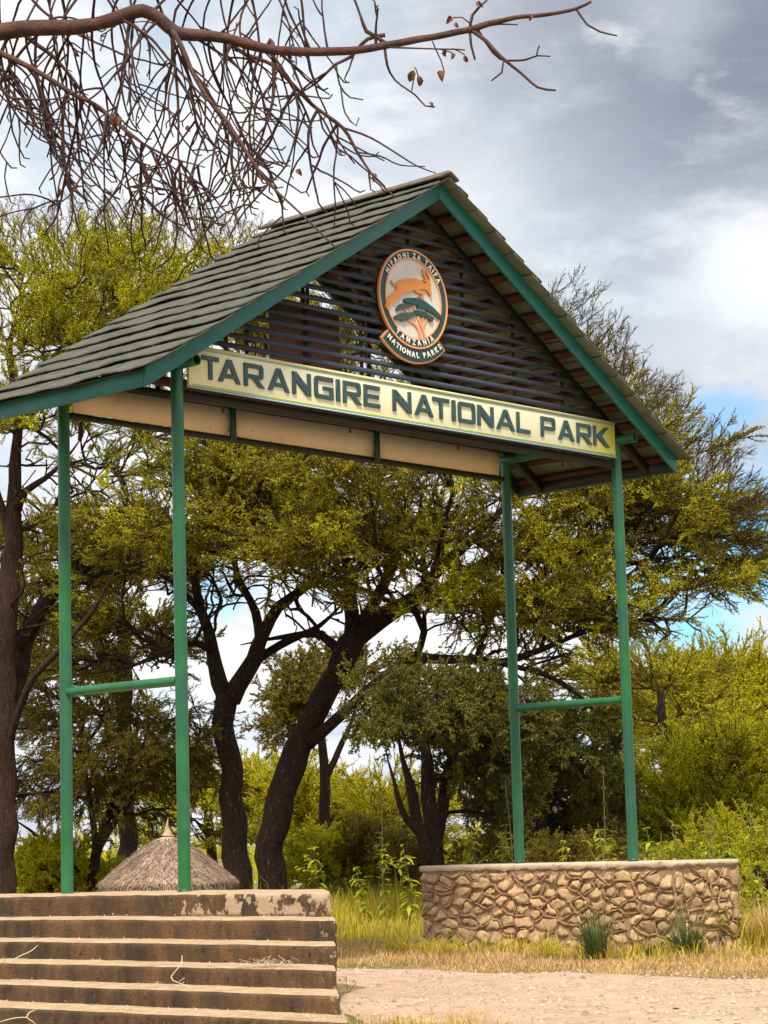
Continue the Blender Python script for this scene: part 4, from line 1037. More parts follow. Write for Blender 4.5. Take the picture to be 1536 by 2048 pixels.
# left tree: trunk at the frame edge, wide bright crown over the roof
grow('acacia_tree', 'tall acacia at the left frame edge, pale-flecked brown trunk, bright crown above the roof', 'tree',
     [[(8, 1905, 38, 0.239), (10, 1790, 38, 0.182), (12, 1600, 38, 0.172), (8, 1400, 38, 0.198), (10, 1230, 38, 0.208), (22, 1120, 38.24, 0.166), (30, 1000, 38.6, 0.125), (33, 900, 38.72, 0.093), (45, 780, 38.72, 0.062)],
      [(12, 1440, 38, 0.165), (40, 1330, 38.6, 0.152), (75, 1230, 39.2, 0.127), (140, 1130, 39.8, 0.108), (210, 1060, 40.4, 0.089), (270, 1010, 40.76, 0.064)],
      [(30, 1300, 38.6, 0.127), (110, 1190, 39.2, 0.108), (200, 1110, 39.8, 0.089), (260, 1060, 39.92, 0.070), (330, 1050, 40.16, 0.038)],
      [(15, 1500, 38, 00.063), (60, 1370, 37.4, 00.057), (130, 1290, 36.8, 00.046), (200, 1200, 36.44, 00.034), (240, 1120, 36.2, 00.023)],
      [(33, 1020, 38.6, 0.089), (50, 985, 38.24, 0.064), (110, 940, 37.76, 0.044), (160, 880, 37.52, 0.038)],
      [(24, 1090, 38.36, 0.102), (0, 1000, 38.6, 0.076), (-40, 880, 38.6, 0.064)],
      [(40, 820, 38.72, 0.076), (120, 700, 39.2, 0.064), (230, 610, 39.8, 0.044), (360, 560, 40.4, 0.025)],
      [(40, 830, 38.72, 0.076), (20, 700, 38.6, 0.064), (40, 600, 38.6, 0.038)]],
     [(60, 635, 190, 130, 38.6, 2.99, 76), (250, 625, 160, 105, 39.2, 2.99, 68), (420, 612, 120, 95, 40.4, 2.53, 48), (150, 700, 220, 90, 38.6, 2.76, 44), (-60, 700, 120, 220, 38.6, 2.875, 24),
      (60, 900, 140, 130, 39.2, 2.3, 27), (250, 930, 130, 70, 39.2, 2.3, 24), (200, 1080, 120, 80, 38, 2.3, 12), (-60, 1000, 90, 200, 38, 2.3, 12)],
     bare=[(90, 1180, 110, 120, 39, 2, 60), (220, 1100, 120, 80, 40, 2, 50), (60, 960, 120, 100, 39, 2, 40), (200, 960, 120, 60, 39.5, 2, 30)],
     leaf='leaf_bright', kind=[('acacia', 0.9), ('bare', 0.1)], size=(0.65, 1.05), per=0.50, flat=0.75, up=0.35, bark='bark_warm',
     extra=[dict(pads=[(120, 465, 260, 40, 39.2, 2.53, 152), (400, 475, 130, 32, 40.4, 2.3, 72)], kind='bare', size=(0.35, 0.6), dir=(0, 0, 1.0), spread=0.6), dict(pads=[(490, 650, 90, 60, 40, 2, 60)], kind='acacia', size=(0.7, 1.1), dir=(0, 0, 0.5), spread=0.8)])

# centre: leaning trunk and forked trunk share one wide canopy behind the gate
grow('acacia_tree', 'acacia with leaning dark trunk rising to the right under the name board', 'tree',
     [[(543, 1880, 38, .30), (541, 1770, 38, .25), (548, 1680, 38, .235), (568, 1590, 38, .24), (597, 1500, 38, .225), (632, 1420, 38, .20), (668, 1350, 38.2, .20), (705, 1290, 38.4, .22), (765, 1235, 38.6, .17), (830, 1200, 38.8, .12), (900, 1170, 39, .09), (1000, 1120, 39.2, .06), (1090, 1070, 39.2, .04)],
      [(612, 1490, 38, .12), (660, 1450, 37.7, .10), (720, 1395, 37.4, .09), (775, 1350, 37.2, .09), (830, 1320, 37, .085), (920, 1318, 36.8, .075), (1000, 1325, 36.6, .06), (1080, 1300, 36.4, .05), (1180, 1260, 36.3, .035), (1300, 1240, 36.3, .025), (1410, 1245, 36.3, .015)],
      [(690, 1310, 38.3, .15), (702, 1240, 38.5, .13), (700, 1180, 38.8, .11), (690, 1100, 39, .08), (700, 1010, 39.2, .06), (720, 930, 39.4, .04)],
      [(700, 1280, 38.4, .12), (760, 1180, 39, .10), (800, 1100, 39.5, .08), (860, 1010, 40, .06), (880, 940, 40, .04)],
      [(790, 1225, 38.6, .11), (860, 1160, 38, .09), (940, 1080, 37.5, .07), (1020, 1000, 37.2, .05), (1100, 900, 37, .035)],
      [(690, 1320, 38.3, .10), (640, 1270, 38.6, .07), (560, 1275, 38.8, .05), (480, 1290, 39, .03)],
      [(1000, 1325, 36.6, .05), (1090, 1350, 36.4, .04), (1170, 1400, 36.3, .03), (1230, 1480, 36.3, .02)],
      [(1050, 1180, 37.2, .06), (1130, 1120, 37, .05), (1230, 1060, 36.8, .04), (1330, 1000, 36.8, .03), (1430, 960, 36.8, .02)],
      [(900, 1170, 39, .08), (1050, 1180, 38, .07), (1180, 1150, 37.5, .05), (1300, 1120, 37.2, .035), (1420, 1110, 37, .02)]],
     [(640, 960, 200, 80, 37.5, 3.0, 55), (1000, 1240, 190, 40, 37, 2.2, 18), (1130, 1230, 150, 40, 36.6, 2, 16), (820, 990, 200, 90, 37.5, 3.0, 55), (600, 1070, 180, 60, 36.8, 2.6, 42), (760, 1090, 190, 60, 36.8, 2.6, 40), (620, 680, 200, 110, 39, 2.4, 64), (560, 820, 160, 90, 39, 2.2, 30), (720, 900, 260, 50, 38.5, 2.2, 34), (960, 1080, 150, 90, 38, 2.4, 50),
      (1150, 1050, 170, 110, 37, 2.2, 70), (1330, 1040, 140, 90, 37, 2, 66), (1400, 1110, 90, 50, 37, 1.8, 24), (1100, 1180, 150, 55, 37, 2, 30), (900, 1210, 170, 55, 37.5, 2, 20),
      (1040, 830, 130, 130, 38, 2.4, 26), (1210, 950, 110, 80, 37.5, 2.2, 30), (1330, 1160, 110, 35, 36.5, 1.8, 8), (1150, 1280, 120, 50, 36.5, 1.8, 18), (1000, 1390, 110, 60, 36.6, 1.6, 10), (860, 740, 140, 100, 39, 2.4, 14)],
     bare=[(760, 1150, 170, 70, 38, 2, 60), (640, 1200, 110, 60, 38.5, 1.6, 40), (950, 1180, 150, 80, 37.5, 2, 60), (1050, 1290, 150, 60, 36.8, 1.6, 50), (1250, 1180, 200, 50, 36.8, 1.6, 50), (800, 1020, 220, 60, 38, 2, 50), (1300, 1255, 120, 30, 36.4, 1, 30)],
     leaf='leaf_mid', kind=[('acacia', 0.86), ('bare', 0.14)], size=(0.7, 1.25), per=0.22, up=0.30,
     extra=[dict(pads=[(1120, 640, 60, 70, 37.6, 1.6, 34, 50), (1190, 730, 70, 60, 37.6, 1.6, 60, 50), (1290, 830, 85, 55, 37.4, 1.6, 90, 45), (1400, 940, 90, 45, 37, 1.6, 80, 40)], kind='bare', size=(0.4, 0.75), dir=(0.5, -0.5, 1.0), spread=0.5),
            dict(pads=[(1470, 1040, 55, 60, 36.9, 1.5, 70), (1480, 1130, 40, 60, 36.9, 1.5, 34), (1410, 1180, 90, 30, 36.7, 1.5, 14)], kind='bare', size=(0.4, 0.7), dir=(0.8, -0.8, 0.25), spread=0.5)])
grow('acacia_tree', 'acacia with upright dark trunk forking into a wide V beside the thatched hut', 'tree',
     [[(488, 1890, 38.6, .28), (484, 1770, 38.6, .24), (470, 1650, 38.6, .21), (458, 1540, 38.6, .19), (450, 1450, 38.6, .19), (455, 1385, 38.6, .19)],
      [(455, 1400, 38.6, .16), (432, 1330, 38.7, .13), (418, 1265, 38.8, .10), (400, 1200, 38.9, .08), (385, 1130, 39, .07), (400, 1050, 39, .05), (420, 970, 39, .035)],
      [(462, 1400, 38.6, .17), (490, 1345, 38.5, .15), (512, 1290, 38.4, .12), (540, 1235, 38.3, .10), (580, 1195, 38.2, .09), (650, 1150, 38, .06), (740, 1110, 38, .04)],
      [(425, 1300, 38.7, .08), (390, 1285, 38.4, .06), (340, 1300, 38.2, .05), (270, 1330, 38, .035), (180, 1350, 38, .02)],
      [(520, 1280, 38.4, .09), (500, 1200, 38.6, .07), (470, 1130, 38.8, .06), (480, 1040, 39, .04)],
      [(500, 1330, 38.5, .08), (560, 1290, 38.9, .07), (640, 1250, 39.2, .05), (700, 1190, 39.5, .04)],
      [(418, 1240, 38.8, .06), (340, 1160, 38.8, .05), (260, 1120, 38.8, .035)]],
     [(430, 950, 160, 80, 39, 2.6, 56), (330, 1060, 130, 80, 38.6, 2.4, 46), (480, 1070, 150, 60, 38.2, 2.6, 58), (250, 1200, 120, 80, 38.2, 2, 26), (160, 1330, 110, 40, 38, 1.6, 10), (620, 1130, 120, 50, 38, 2, 16), (480, 870, 200, 60, 39.5, 2, 34)],
     bare=[(400, 1180, 90, 90, 38.8, 1.5, 44), (520, 1170, 100, 60, 38.4, 1.5, 44), (280, 1280, 120, 70, 38.4, 1.5, 50), (430, 1050, 140, 60, 38.6, 1.5, 30), (600, 1270, 60, 30, 38.8, 1, 12)],
     leaf='leaf_mid', kind=[('acacia', 0.9), ('bare', 0.1)], size=(0.7, 1.2), per=0.25, up=0.15)

# dense dark tree on the right behind the stone platform
grow('thorn_tree', 'dense dark green tree with several dark stems behind the stone platform', 'tree',
     [[(868, 1870, 34, .20), (868, 1730, 34, .15), (862, 1640, 34, .13), (858, 1560, 34, .11), (850, 1480, 34, .07), (840, 1420, 34, .04)],
      [(866, 1735, 34, .10), (842, 1670, 33.8, .09), (822, 1590, 33.7, .085), (808, 1520, 33.6, .06), (790, 1440, 33.6, .04)],
      [(872, 1700, 34, .11), (886, 1610, 34.2, .10), (898, 1530, 34.4, .07), (930, 1440, 34.6, .05)],
      [(866, 1690, 34, .07), (815, 1640, 33.6, .055), (785, 1560, 33.4, .04), (770, 1490, 33.4, .025)]],
     [(860, 1400, 100, 60, 34, 1.8, 40), (960, 1430, 110, 90, 34.4, 1.8, 60), (770, 1430, 70, 50, 33.6, 1.6, 14), (990, 1560, 80, 110, 35, 1.5, 52), (930, 1500, 80, 70, 34.6, 1.5, 30), (780, 1380, 60, 50, 34, 1.4, 8)],
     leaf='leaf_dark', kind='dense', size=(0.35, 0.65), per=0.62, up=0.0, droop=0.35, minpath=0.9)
grow('thorn_tree', 'shaded tree with forked reddish trunk between the two right gate posts', 'tree',
     [[(1078, 1860, 37, .17), (1078, 1720, 37, .13), (1080, 1650, 37, .115), (1085, 1590, 37, .09), (1080, 1530, 37, .05)],
      [(1082, 1630, 37, .08), (1105, 1570, 37, .075), (1125, 1520, 37, .06), (1150, 1480, 37, .04)],
      [(1078, 1640, 37, .06), (1055, 1580, 37, .05), (1040, 1520, 37, .03)]],
     [(1060, 1470, 80, 60, 37, 1.6, 34), (1150, 1500, 80, 60, 37, 1.6, 40), (1190, 1590, 60, 70, 37.6, 1.4, 40), (1120, 1600, 70, 80, 38.5, 1.2, 44), (1030, 1620, 60, 80, 38.8, 1.2, 34)],
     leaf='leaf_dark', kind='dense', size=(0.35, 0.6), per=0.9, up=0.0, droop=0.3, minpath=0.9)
# broad-leaved dark tree between the two centre trunks
grow('leafy_tree', 'bushy olive tree farther back, seen in the fork between the two centre trunks', 'tree',
     [[(640, 1860, 52, .2), (645, 1700, 52, .15), (650, 1560, 52, .12), (640, 1440, 52, .08)], [(650, 1560, 52, .09), (700, 1450, 52, .06), (720, 1380, 52, .04)]],
     [(595, 1385, 50, 45, 52, 1.6, 34), (660, 1350, 80, 30, 52, 1.8, 22), (575, 1445, 25, 35, 52, 1.2, 10), (760, 1340, 80, 30, 52, 1.6, 16)],
     leaf='leaf_olive', kind='dense', size=(0.5, 0.85), per=0.45, up=0.1, droop=0.1, minpath=3)
# young acacia with drooping brownish branches, left
grow('acacia_tree', 'low spreading acacia with drooping branches behind the two left gate posts', 'tree',
     [[(190, 1850, 40, .14), (188, 1750, 40, .10), (200, 1690, 40, .09), (215, 1640, 40, .07), (240, 1560, 40, .05)],
      [(195, 1700, 40, .07), (225, 1650, 39.8, .06), (262, 1600, 39.6, .05), (290, 1530, 39.6, .03)],
      [(190, 1730, 40, .08), (150, 1740, 40.2, .07), (110, 1700, 40.4, .06), (60, 1660, 40.6, .05), (30, 1640, 40.6, .04)],
      [(192, 1720, 40, .06), (180, 1600, 40.2, .05), (160, 1500, 40.3, .03)]],
     [(200, 1500, 150, 100, 40, 2.2, 90), (110, 1560, 80, 90, 40, 1.8, 44), (290, 1560, 80, 80, 40, 1.8, 46), (180, 1400, 130, 60, 40, 2, 34), (80, 1440, 60, 80, 40, 1.6, 18)],
     leaf='leaf_olive', kind='hang', size=(0.45, 0.85), per=0.50, up=-0.1, droop=0.45, minpath=1.0)

# distant acacias and thickets, each on its own
def dome_tree(label, px, py_base, depth, pads, leaf='leaf_far', name='acacia_tree', cat='tree', size=(0.8, 1.35), per=0.50, kind='far', trunk_r=0.18, group=None, up=0.4, step=0.5, droop=0.0):
    top = min(p[1] for p in pads); ymid = sum(p[1]*p[6] for p in pads)/sum(p[6] for p in pads)
    limbs = [[(px, py_base, depth, trunk_r), (px+4, (py_base*2+ymid)/3, depth, trunk_r*0.8), (px-6, ymid+8, depth, trunk_r*0.45)]]
    for k, p in enumerate(pads[:5]):
        limbs.append([(px+2, (py_base+ymid*2)/3, depth, trunk_r*0.5), ((px+p[0])/2, (ymid+p[1])/2+10, (depth+p[4])/2, trunk_r*0.35), (p[0], p[1], p[4], trunk_r*0.12)])
    return grow(name, label, cat, limbs, pads, leaf=leaf, kind=kind, size=size, per=per, up=up, minpath=0.3, step=step, group=group, tip_r=0.012, droop=droop)
dome_tree('bright rounded acacia seen low between the left post and the forked trunk', 420, 1790, 64,
          [(430, 1605, 110, 65, 64, 3.5, 95), (360, 1640, 70, 80, 64, 3, 50), (520, 1640, 70, 60, 64, 3, 40)], trunk_r=0.2)
dome_tree('sloping bright acacia right of the leaning trunk, sky above it', 620, 1790, 58,
          [(595, 1620, 60, 50, 58, 2.6, 60), (655, 1665, 65, 30, 58, 2.6, 44), (690, 1670, 60, 40, 58, 2, 44), (560, 1600, 45, 60, 58, 2.4, 36)], trunk_r=0.2)
dome_tree('small yellow-green acacia in the gap left of the dense dark tree', 790, 1790, 56,
          [(800, 1625, 45, 30, 56, 1.8, 36), (770, 1690, 60, 60, 56, 2, 56)], trunk_r=0.12)
dome_tree('layered acacia with flat yellow-green crown at the right frame edge', 1470, 1790, 60,
          [(1430, 1380, 110, 42, 60, 3.2, 80), (1490, 1425, 110, 45, 59, 3, 66), (1350, 1425, 80, 42, 61, 3, 44), (1520, 1370, 70, 40, 60, 3, 36), (1340, 1455, 50, 25, 61, 2.6, 16), (1460, 1480, 100, 50, 60, 3, 50)], trunk_r=0.26)
dome_tree('smaller acacia directly right of the front right post, in front of the layered acacia', 1330, 1780, 48,
          [(1300, 1340, 60, 50, 48, 2, 30), (1290, 1420, 50, 50, 48, 2, 22)], leaf='leaf_mid', trunk_r=0.12)
dome_tree('shaded olive acacia mass behind the cross rail of the left posts', 250, 1800, 47,
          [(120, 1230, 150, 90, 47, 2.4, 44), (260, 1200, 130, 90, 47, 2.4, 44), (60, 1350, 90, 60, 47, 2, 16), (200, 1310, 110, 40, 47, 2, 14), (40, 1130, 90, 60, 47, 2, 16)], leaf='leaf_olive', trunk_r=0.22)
TH = 'thickets behind the stone platform'
dome_tree('bright yellow-green thicket right of the right post, above the weeds', 1400, 1800, 42,
          [(1480, 1560, 70, 60, 42, 1.8, 70), (1400, 1610, 80, 50, 42, 1.8, 70), (1320, 1620, 60, 60, 42.5, 1.6, 56), (1480, 1660, 80, 60, 41.5, 1.8, 70), (1360, 1690, 100, 50, 41.5, 1.8, 76)],
          leaf='leaf_bright', name='bush', cat='bush', size=(0.6, 1.0), trunk_r=0.08, up=0.6)
dome_tree('low dark thicket behind the middle of the stone platform', 1200, 1810, 42,
          [(1200, 1680, 90, 60, 42, 1.6, 60), (1080, 1690, 80, 40, 42.6, 1.4, 40)], leaf='leaf_dark', name='bush', cat='bush', size=(0.35, 0.6), trunk_r=0.07, kind='dense', up=0.4)
dome_tree('rounded green bush beyond the grass between the two platforms', 640, 1800, 46,
          [(630, 1730, 70, 45, 46, 1.8, 64), (720, 1750, 60, 40, 46, 1.6, 44)], leaf='leaf_bright', name='bush', cat='bush', size=(0.35, 0.65), trunk_r=0.06, kind='dense', up=0.5)
dome_tree('dark green bush behind the grass, left of the stone platform', 760, 1800, 44,
          [(745, 1700, 60, 40, 45, 1.5, 44), (810, 1740, 40, 50, 43, 1.4, 34)], leaf='leaf_olive', name='bush', cat='bush', size=(0.35, 0.6), trunk_r=0.06, kind='dense', up=0.5)
dome_tree('bright low bush behind the left gate post and tree trunk', 100, 1830, 41,
          [(100, 1730, 60, 45, 41, 1.4, 60), (175, 1765, 60, 28, 41, 1.4, 40), (70, 1780, 50, 35, 41, 1.2, 30)], leaf='leaf_bright', name='bush', cat='bush', size=(0.3, 0.55), trunk_r=0.05, kind='dense', up=0.5)
dome_tree('low bright bush filling the space beyond the right end of the stone wall', 1500, 1830, 33,
          [(1500, 1715, 70, 40, 33, 1.2, 60), (1440, 1740, 50, 30, 33, 1.2, 36), (1530, 1780, 40, 40, 32, 1.0, 30), (1460, 1790, 40, 30, 32.5, 1.0, 24)], leaf='leaf_bright', name='bush', cat='bush', size=(0.35, 0.6), trunk_r=0.03, up=0.6)
dome_tree('olive shrub low behind the middle of the wall between the right posts', 1150, 1830, 33,
          [(1110, 1725, 50, 25, 33, 1.0, 24), (1190, 1720, 40, 25, 33, 1.0, 20), (980, 1725, 60, 22, 34, 1.0, 24)], leaf='leaf_olive', name='bush', cat='bush', size=(0.3, 0.5), trunk_r=0.03, kind='dense', up=0.5)
def far_woods():
    """the far belt of thorn scrub that closes the view: one mass"""
    n = 3200; ang = rng.uniform(-1.05, 1.05, n); d = rng.uniform(78, 135, n)
    yaw = 0.75197
    h = 1.3+0.9*np.array([noise.noise((a*9, 0.3, 0)) for a in ang])+0.7*np.array([noise.noise((a*31, 1.3, 0)) for a in ang])
    P = np.stack([CAM[0]+np.cos(yaw+ang)*d, CAM[1]+np.sin(yaw+ang)*d, -1.6+h*rng.uniform(0, 1, n)**0.8], -1)
    D = rand_unit(n)+np.array([0, 0, 0.7]); me = spray_mesh('distant_thorn_scrub', [spray_points(P, D, rng.uniform(1.3, 2.6, n), np.zeros(n, int))])
    o = spray_object('distant_thorn_scrub', me, 'leaf', 'leaf_far', ('far',))
    props(o, 'far belt of yellow-green thorn scrub along the horizon', 'scrub', kind='stuff')
far_woods()

# ------------------------------------------------------------------ thatched hut
def build_hut():
    HD = 33.0; c = at(336, 1760, HD); gz0 = float(gz(c[0], c[1]))
    root = empty('thatched_hut', (c[0], c[1], gz0), 'small round hut with a conical grey-brown thatch roof behind the steps', 'hut')
    eave = 0.383-66*HD/FPX; pk = 0.383+26*HD/FPX; Rr = 131*HD/FPX
    C = np.array([c[0], c[1], 0])
    # wall
    mb = MB(); n = 40; Vb = []
    for z in (gz0-0.1, gz0+0.5, eave+0.12):
        for i in range(n): a = 2*math.pi*i/n; r = Rr*0.76+0.015*noise.noise((math.cos(a)*3, math.sin(a)*3, z)); Vb.append((c[0]+r*math.cos(a), c[1]+r*math.sin(a), z))
    Q = [(l*n+i, l*n+(i+1) % n, (l+1)*n+(i+1) % n, (l+1)*n+i) for l in range(2) for i in range(n)]
    mb.addq(Vb, Q); mb.build('wall', 'mud_wall', root, smooth=True)
    for i in range(12):
        a = 2*math.pi*i/12+0.2; mb = MB(); x, y = c[0]+Rr*0.82*math.cos(a), c[1]+Rr*0.82*math.sin(a); add_tube(mb, [(x, y, gz0-0.1), (x, y, eave+0.10)], 0.035, 7); mb.build('wall_pole', 'bark', root, smooth=True)
    def prof(t): # t 0 at peak, 1 at eave: slightly domed cone
        return Rr*(t**0.92), pk+(eave-pk)*(t**1.18)
    mb = MB(); n = 48; V = []
    for k in range(15):
        t = 0.02+0.96*k/14
        for i in range(n):
            a = 2*math.pi*i/n; r, z = prof(t); r *= 1+0.02*noise.noise((math.cos(a)*2, math.sin(a)*2, t*3)); V.append((c[0]+r*math.cos(a), c[1]+r*math.sin(a), z))
    Q = [(l*n+i, l*n+(i+1) % n, (l+1)*n+(i+1) % n, (l+1)*n+i) for l in range(14) for i in range(n)]
    mb.addq(V, Q); roof = mb.build('roof', 'thatch', root, smooth=True)
    N = 26000; t = rng.uniform(0.03, 1, N)**0.6; a = rng.uniform(0, 2*math.pi, N)
    l = rng.uniform(0.10, 0.28, N)/1.6; t1 = np.minimum(t+l, 1.06+0.05*rng.random(N))
    def p3(t, a, lift):
        r = Rr*t**0.92; z = pk+(eave-pk)*t**1.18; return np.stack([c[0]+(r+lift*0.4)*np.cos(a), c[1]+(r+lift*0.4)*np.sin(a), z+lift], -1)
    da = rng.normal(0, 0.05, N)*(1/(t+0.3)); lift0 = rng.uniform(0, 0.015, N); lift1 = rng.uniform(0.003, 0.045, N)*np.where(rng.random(N) < 0.08, 2.2, 1)
    A0 = p3(t, a, lift0); A1 = p3(t1, a+da, lift1); w = rng.uniform(0.003, 0.008, N)
    s = unit(np.cross(A1-A0, np.array([0, 0, 1.0])))*w[:, None]
    V = np.stack([A0-s, A0+s, A1+s*0.3, A1-s*0.3], 1).reshape(-1, 3)
    o = link('thatch_straw', fast_mesh('thatch_straw', V, [np.arange(len(V)).reshape(-1, 4)], 'thatch'), roof); o['kind'] = 'stuff'
    # hanging fringe at the eave
    N = 5000; a = rng.uniform(0, 2*math.pi, N); r = Rr*rng.uniform(0.93, 1.02, N); z = eave+rng.uniform(-0.01, 0.05, N)
    A0 = np.stack([c[0]+r*np.cos(a), c[1]+r*np.sin(a), z], -1); l = rng.uniform(0.04, 0.16, N)
    A1 = A0+np.stack([np.cos(a)*l*0.5+rng.normal(0, .015, N), np.sin(a)*l*0.5+rng.normal(0, .015, N), -l], -1)
    s = unit(np.cross(A1-A0, np.stack([np.cos(a), np.sin(a), 0*a], -1)))*0.005
    V = np.stack([A0-s, A0+s, A1+s*0.3, A1-s*0.3], 1).reshape(-1, 3)
    o = link('eave_fringe', fast_mesh('eave_fringe', V, [np.arange(len(V)).reshape(-1, 4)], 'thatch'), roof); o['kind'] = 'stuff'
    mb = MB(); tp = np.array([c[0], c[1], pk-0.02])
    add_tube(mb, [tp, tp+np.array([0.01, 0, 0.07]), tp+np.array([0.0, 0.01, 0.15]), tp+np.array([0.02, 0, 0.26])], [0.09, 0.05, 0.02, 0.004], 8); mb.build('finial', 'thatch', root, smooth=True)
build_hut()

# ------------------------------------------------------------------ grass and weeds
def blades(name, label, cat, XY, h, w, m, lean=0.35, z=None, nseg=2, droop=0.3):
    n = len(XY); x, y = XY[:, 0], XY[:, 1]; z = gz(x, y) if z is None else z
    B = np.stack([x, y, z-0.01], -1); a = rng.uniform(0, 2*math.pi, n); D = np.stack([np.cos(a), np.sin(a), 0*a], -1)
    S = np.stack([-np.sin(a+rng.normal(0, .8, n)), np.cos(a), 0*a], -1); S = unit(S)*(w*rng.uniform(0.6, 1.4, n))[:, None]
    ln = lean*rng.uniform(0.1, 1.6, n)
    up = np.array([0, 0, 1.0])
    M = B+(up*0.6+D*(ln*0.35)[:, None])*h[:, None]; T = B+(up*(1-droop*ln)[:, None]+D*ln[:, None])*h[:, None]
    V = np.stack([B-S, B+S, M+S*0.8, M-S*0.8, T], 1)
    i = np.arange(n)[:, None]*5
    o = link(name, fast_mesh(name, V.reshape(-1, 3), [i+np.array([0, 1, 2, 3]), i+np.array([3, 2, 4])], m)); props(o, label, cat, kind='stuff'); return o
def scatter(n, x0, x1, y0, y1, f=None, clump=0.0):
    x = rng.uniform(x0, x1, n); y = rng.uniform(y0, y1, n)
    k = np.ones(n, bool) if f is None else f(x, y)
    if clump: 
        c = np.sin(x*2.9+1.3*np.sin(y*2.1))*np.cos(y*3.7+x); k &= rng.random(n) < (0.55+0.45*c)
    return np.stack([x[k], y[k]], -1)
def not_plat(x, y): return ~((x > RX0-0.02) & (x < RX1+0.02) & (y > RY0-0.02) & (y < RY1+0.02))
# dry tangled grass along the road edge below the stone platform
XY = scatter(60000, 2.45, 6.3, -6.0, 3.2, lambda x, y: not_plat(x, y) & (x > 2.62+0.14*np.sin(y*2.3)+0.1*np.sin(y*7.7)))
blades('dry_grass', 'dry straw-coloured grass between the road and the stone platform', 'grass', XY, rng.gamma(4, 0.021, len(XY))*(0.7+0.4*np.sin(XY[:, 1]*2.1)*np.sin(XY[:, 0]*3.3+XY[:, 1]))*(0.4+0.6*np.clip((XY[:, 0]-2.5)/1.6, 0, 1)), 0.0028, 'grass_dry', lean=1.1, droop=0.25)
XY = scatter(30000, 2.9, 6.1, 2.2, 7.5, lambda x, y: not_plat(x, y)); 
blades('dry_grass', 'dry pale grass at the road edge between the two platforms', 'grass', XY, rng.gamma(5, 0.022, len(XY)), 0.003, 'grass_dry', lean=1.0)
XY = scatter(9000, 4.6, 6.0, -5.5, 3.2, lambda x, y: not_plat(x, y) & (x > 4.9+0.5*np.sin(y*1.7)), clump=1)
blades('low_weeds', 'low green weeds growing through the dry grass at the foot of the stone platform', 'weeds', XY, rng.gamma(4, 0.03, len(XY)), 0.006, 'grass_green', lean=0.8)
XY = scatter(80000, 3.5, 22, 2.7, 17, lambda x, y: (not_plat(x, y)) & (y > 0.35*x+2.0))
dd = (XY[:, 0]*0.72+XY[:, 1]*0.69)
blades('tall_grass', 'tall yellow-green grass between the platforms and behind them', 'grass', XY, rng.gamma(7, 0.05, len(XY))*np.clip(0.30+(XY[:, 1]-3)/7, 0.30, 1)*(0.75+0.35*np.sin(XY[:, 0]*1.7+np.sin(XY[:, 1]*2.3))), 0.0055, 'grass_green', lean=0.35)
XY = scatter(30000, 6.8, 13, -6, 3, lambda x, y: not_plat(x, y))
blades('tall_grass', 'tall yellow-green grass right of the stone platform', 'grass', XY, rng.gamma(7, 0.04, len(XY)), 0.0055, 'grass_green', lean=0.5)
XY = scatter(14000, -3, 9, 4.6, 14, lambda x, y: y > x+4.0)
blades('tall_grass', 'grass behind the stepped platform around the hut', 'grass', XY, rng.gamma(6, 0.045, len(XY)), 0.006, 'grass_green', lean=0.4)
# foreground verge at the foot of the steps
XY = scatter(50000, -3.6, 0.2, -8.2, -2.5, lambda x, y: (x < -1.35-0.28*np.clip(-y-3.3, 0, 3)+0.12*np.sin(y*5)+0.07*np.sin(y*13)) & (y < -3.9-0.9*(x+1.97)))
blades('verge_grass', 'yellow-green verge grass at the near road edge beside the steps', 'grass', XY, rng.gamma(5, 0.016, len(XY)), 0.0026, 'grass_green', lean=0.8)
XY = scatter(26000, -3.2, 0.5, -8.2, -2.5, lambda x, y: (x < -0.98-0.28*np.clip(-y-3.3, 0, 3)+0.15*np.sin(y*4)) & (y < -3.7-0.9*(x+1.97)))
blades('verge_grass', 'thin dry verge stalks mixed along the near road edge', 'grass', XY, rng.gamma(6, 0.018, len(XY)), 0.0014, 'grass_dry', lean=1.2)
# tufts against the wall
def tuft(px, py, d, h, n, spread, lab, m='grass_tuft'):
    c = at(px, py, d); root = empty('grass_tuft', (c[0], c[1], float(gz(c[0], c[1]))), lab, 'grass tuft')
    mb = MB(); a = rng.uniform(0, 2*math.pi, n); r = rng.uniform(0, 1, n)**0.7*spread*0.35
    for i in range(n):
        b = np.array([c[0]+r[i]*math.cos(a[i]), c[1]+r[i]*math.sin(a[i]), float(gz(c[0], c[1]))-0.01]); l = h*rng.uniform(0.35, 1.5)*(1 if rng.random() < 0.8 else 1.3); ln = rng.uniform(0.1, 1.5)*spread
        D = np.array([math.cos(a[i]), math.sin(a[i]), 0])+rng.normal(0, 0.25, 3)*np.array([1, 1, 0]); s = unit(np.array([-D[1], D[0], 0]))*rng.uniform(0.002, 0.005)
        P = [b+D*ln*t**2+np.array([0, 0, l*(t-0.35*t*t*ln/spread)]) for t in (0, 0.35, 0.7, 1.0)]
        V = []
        for q, p in enumerate(P): k = (1, 0.9, 0.6, 0.08)[q]; V += [p-s*k, p+s*k]
        mb.addq(V, [(0, 1, 3, 2), (2, 3, 5, 4), (4, 5, 7, 6)])
    o = mb.build('blades', m, root); o['kind'] = 'stuff'
tuft(1192, 1905, 22.9, 0.44, 420, 0.30, 'larger dark green grass tuft against the stone wall below the front right post')
tuft(1375, 1890, 23.0, 0.44, 330, 0.42, 'looser wide green grass tuft at the near corner of the stone wall')
tuft(1300, 1895, 22.9, 0.16, 140, 0.20, 'small low grass tuft between the two larger tufts')
tuft(1535, 1890, 24.5, 0.42, 500, 0.40, 'brown dried grass clump at the right frame edge', 'grass_dry')
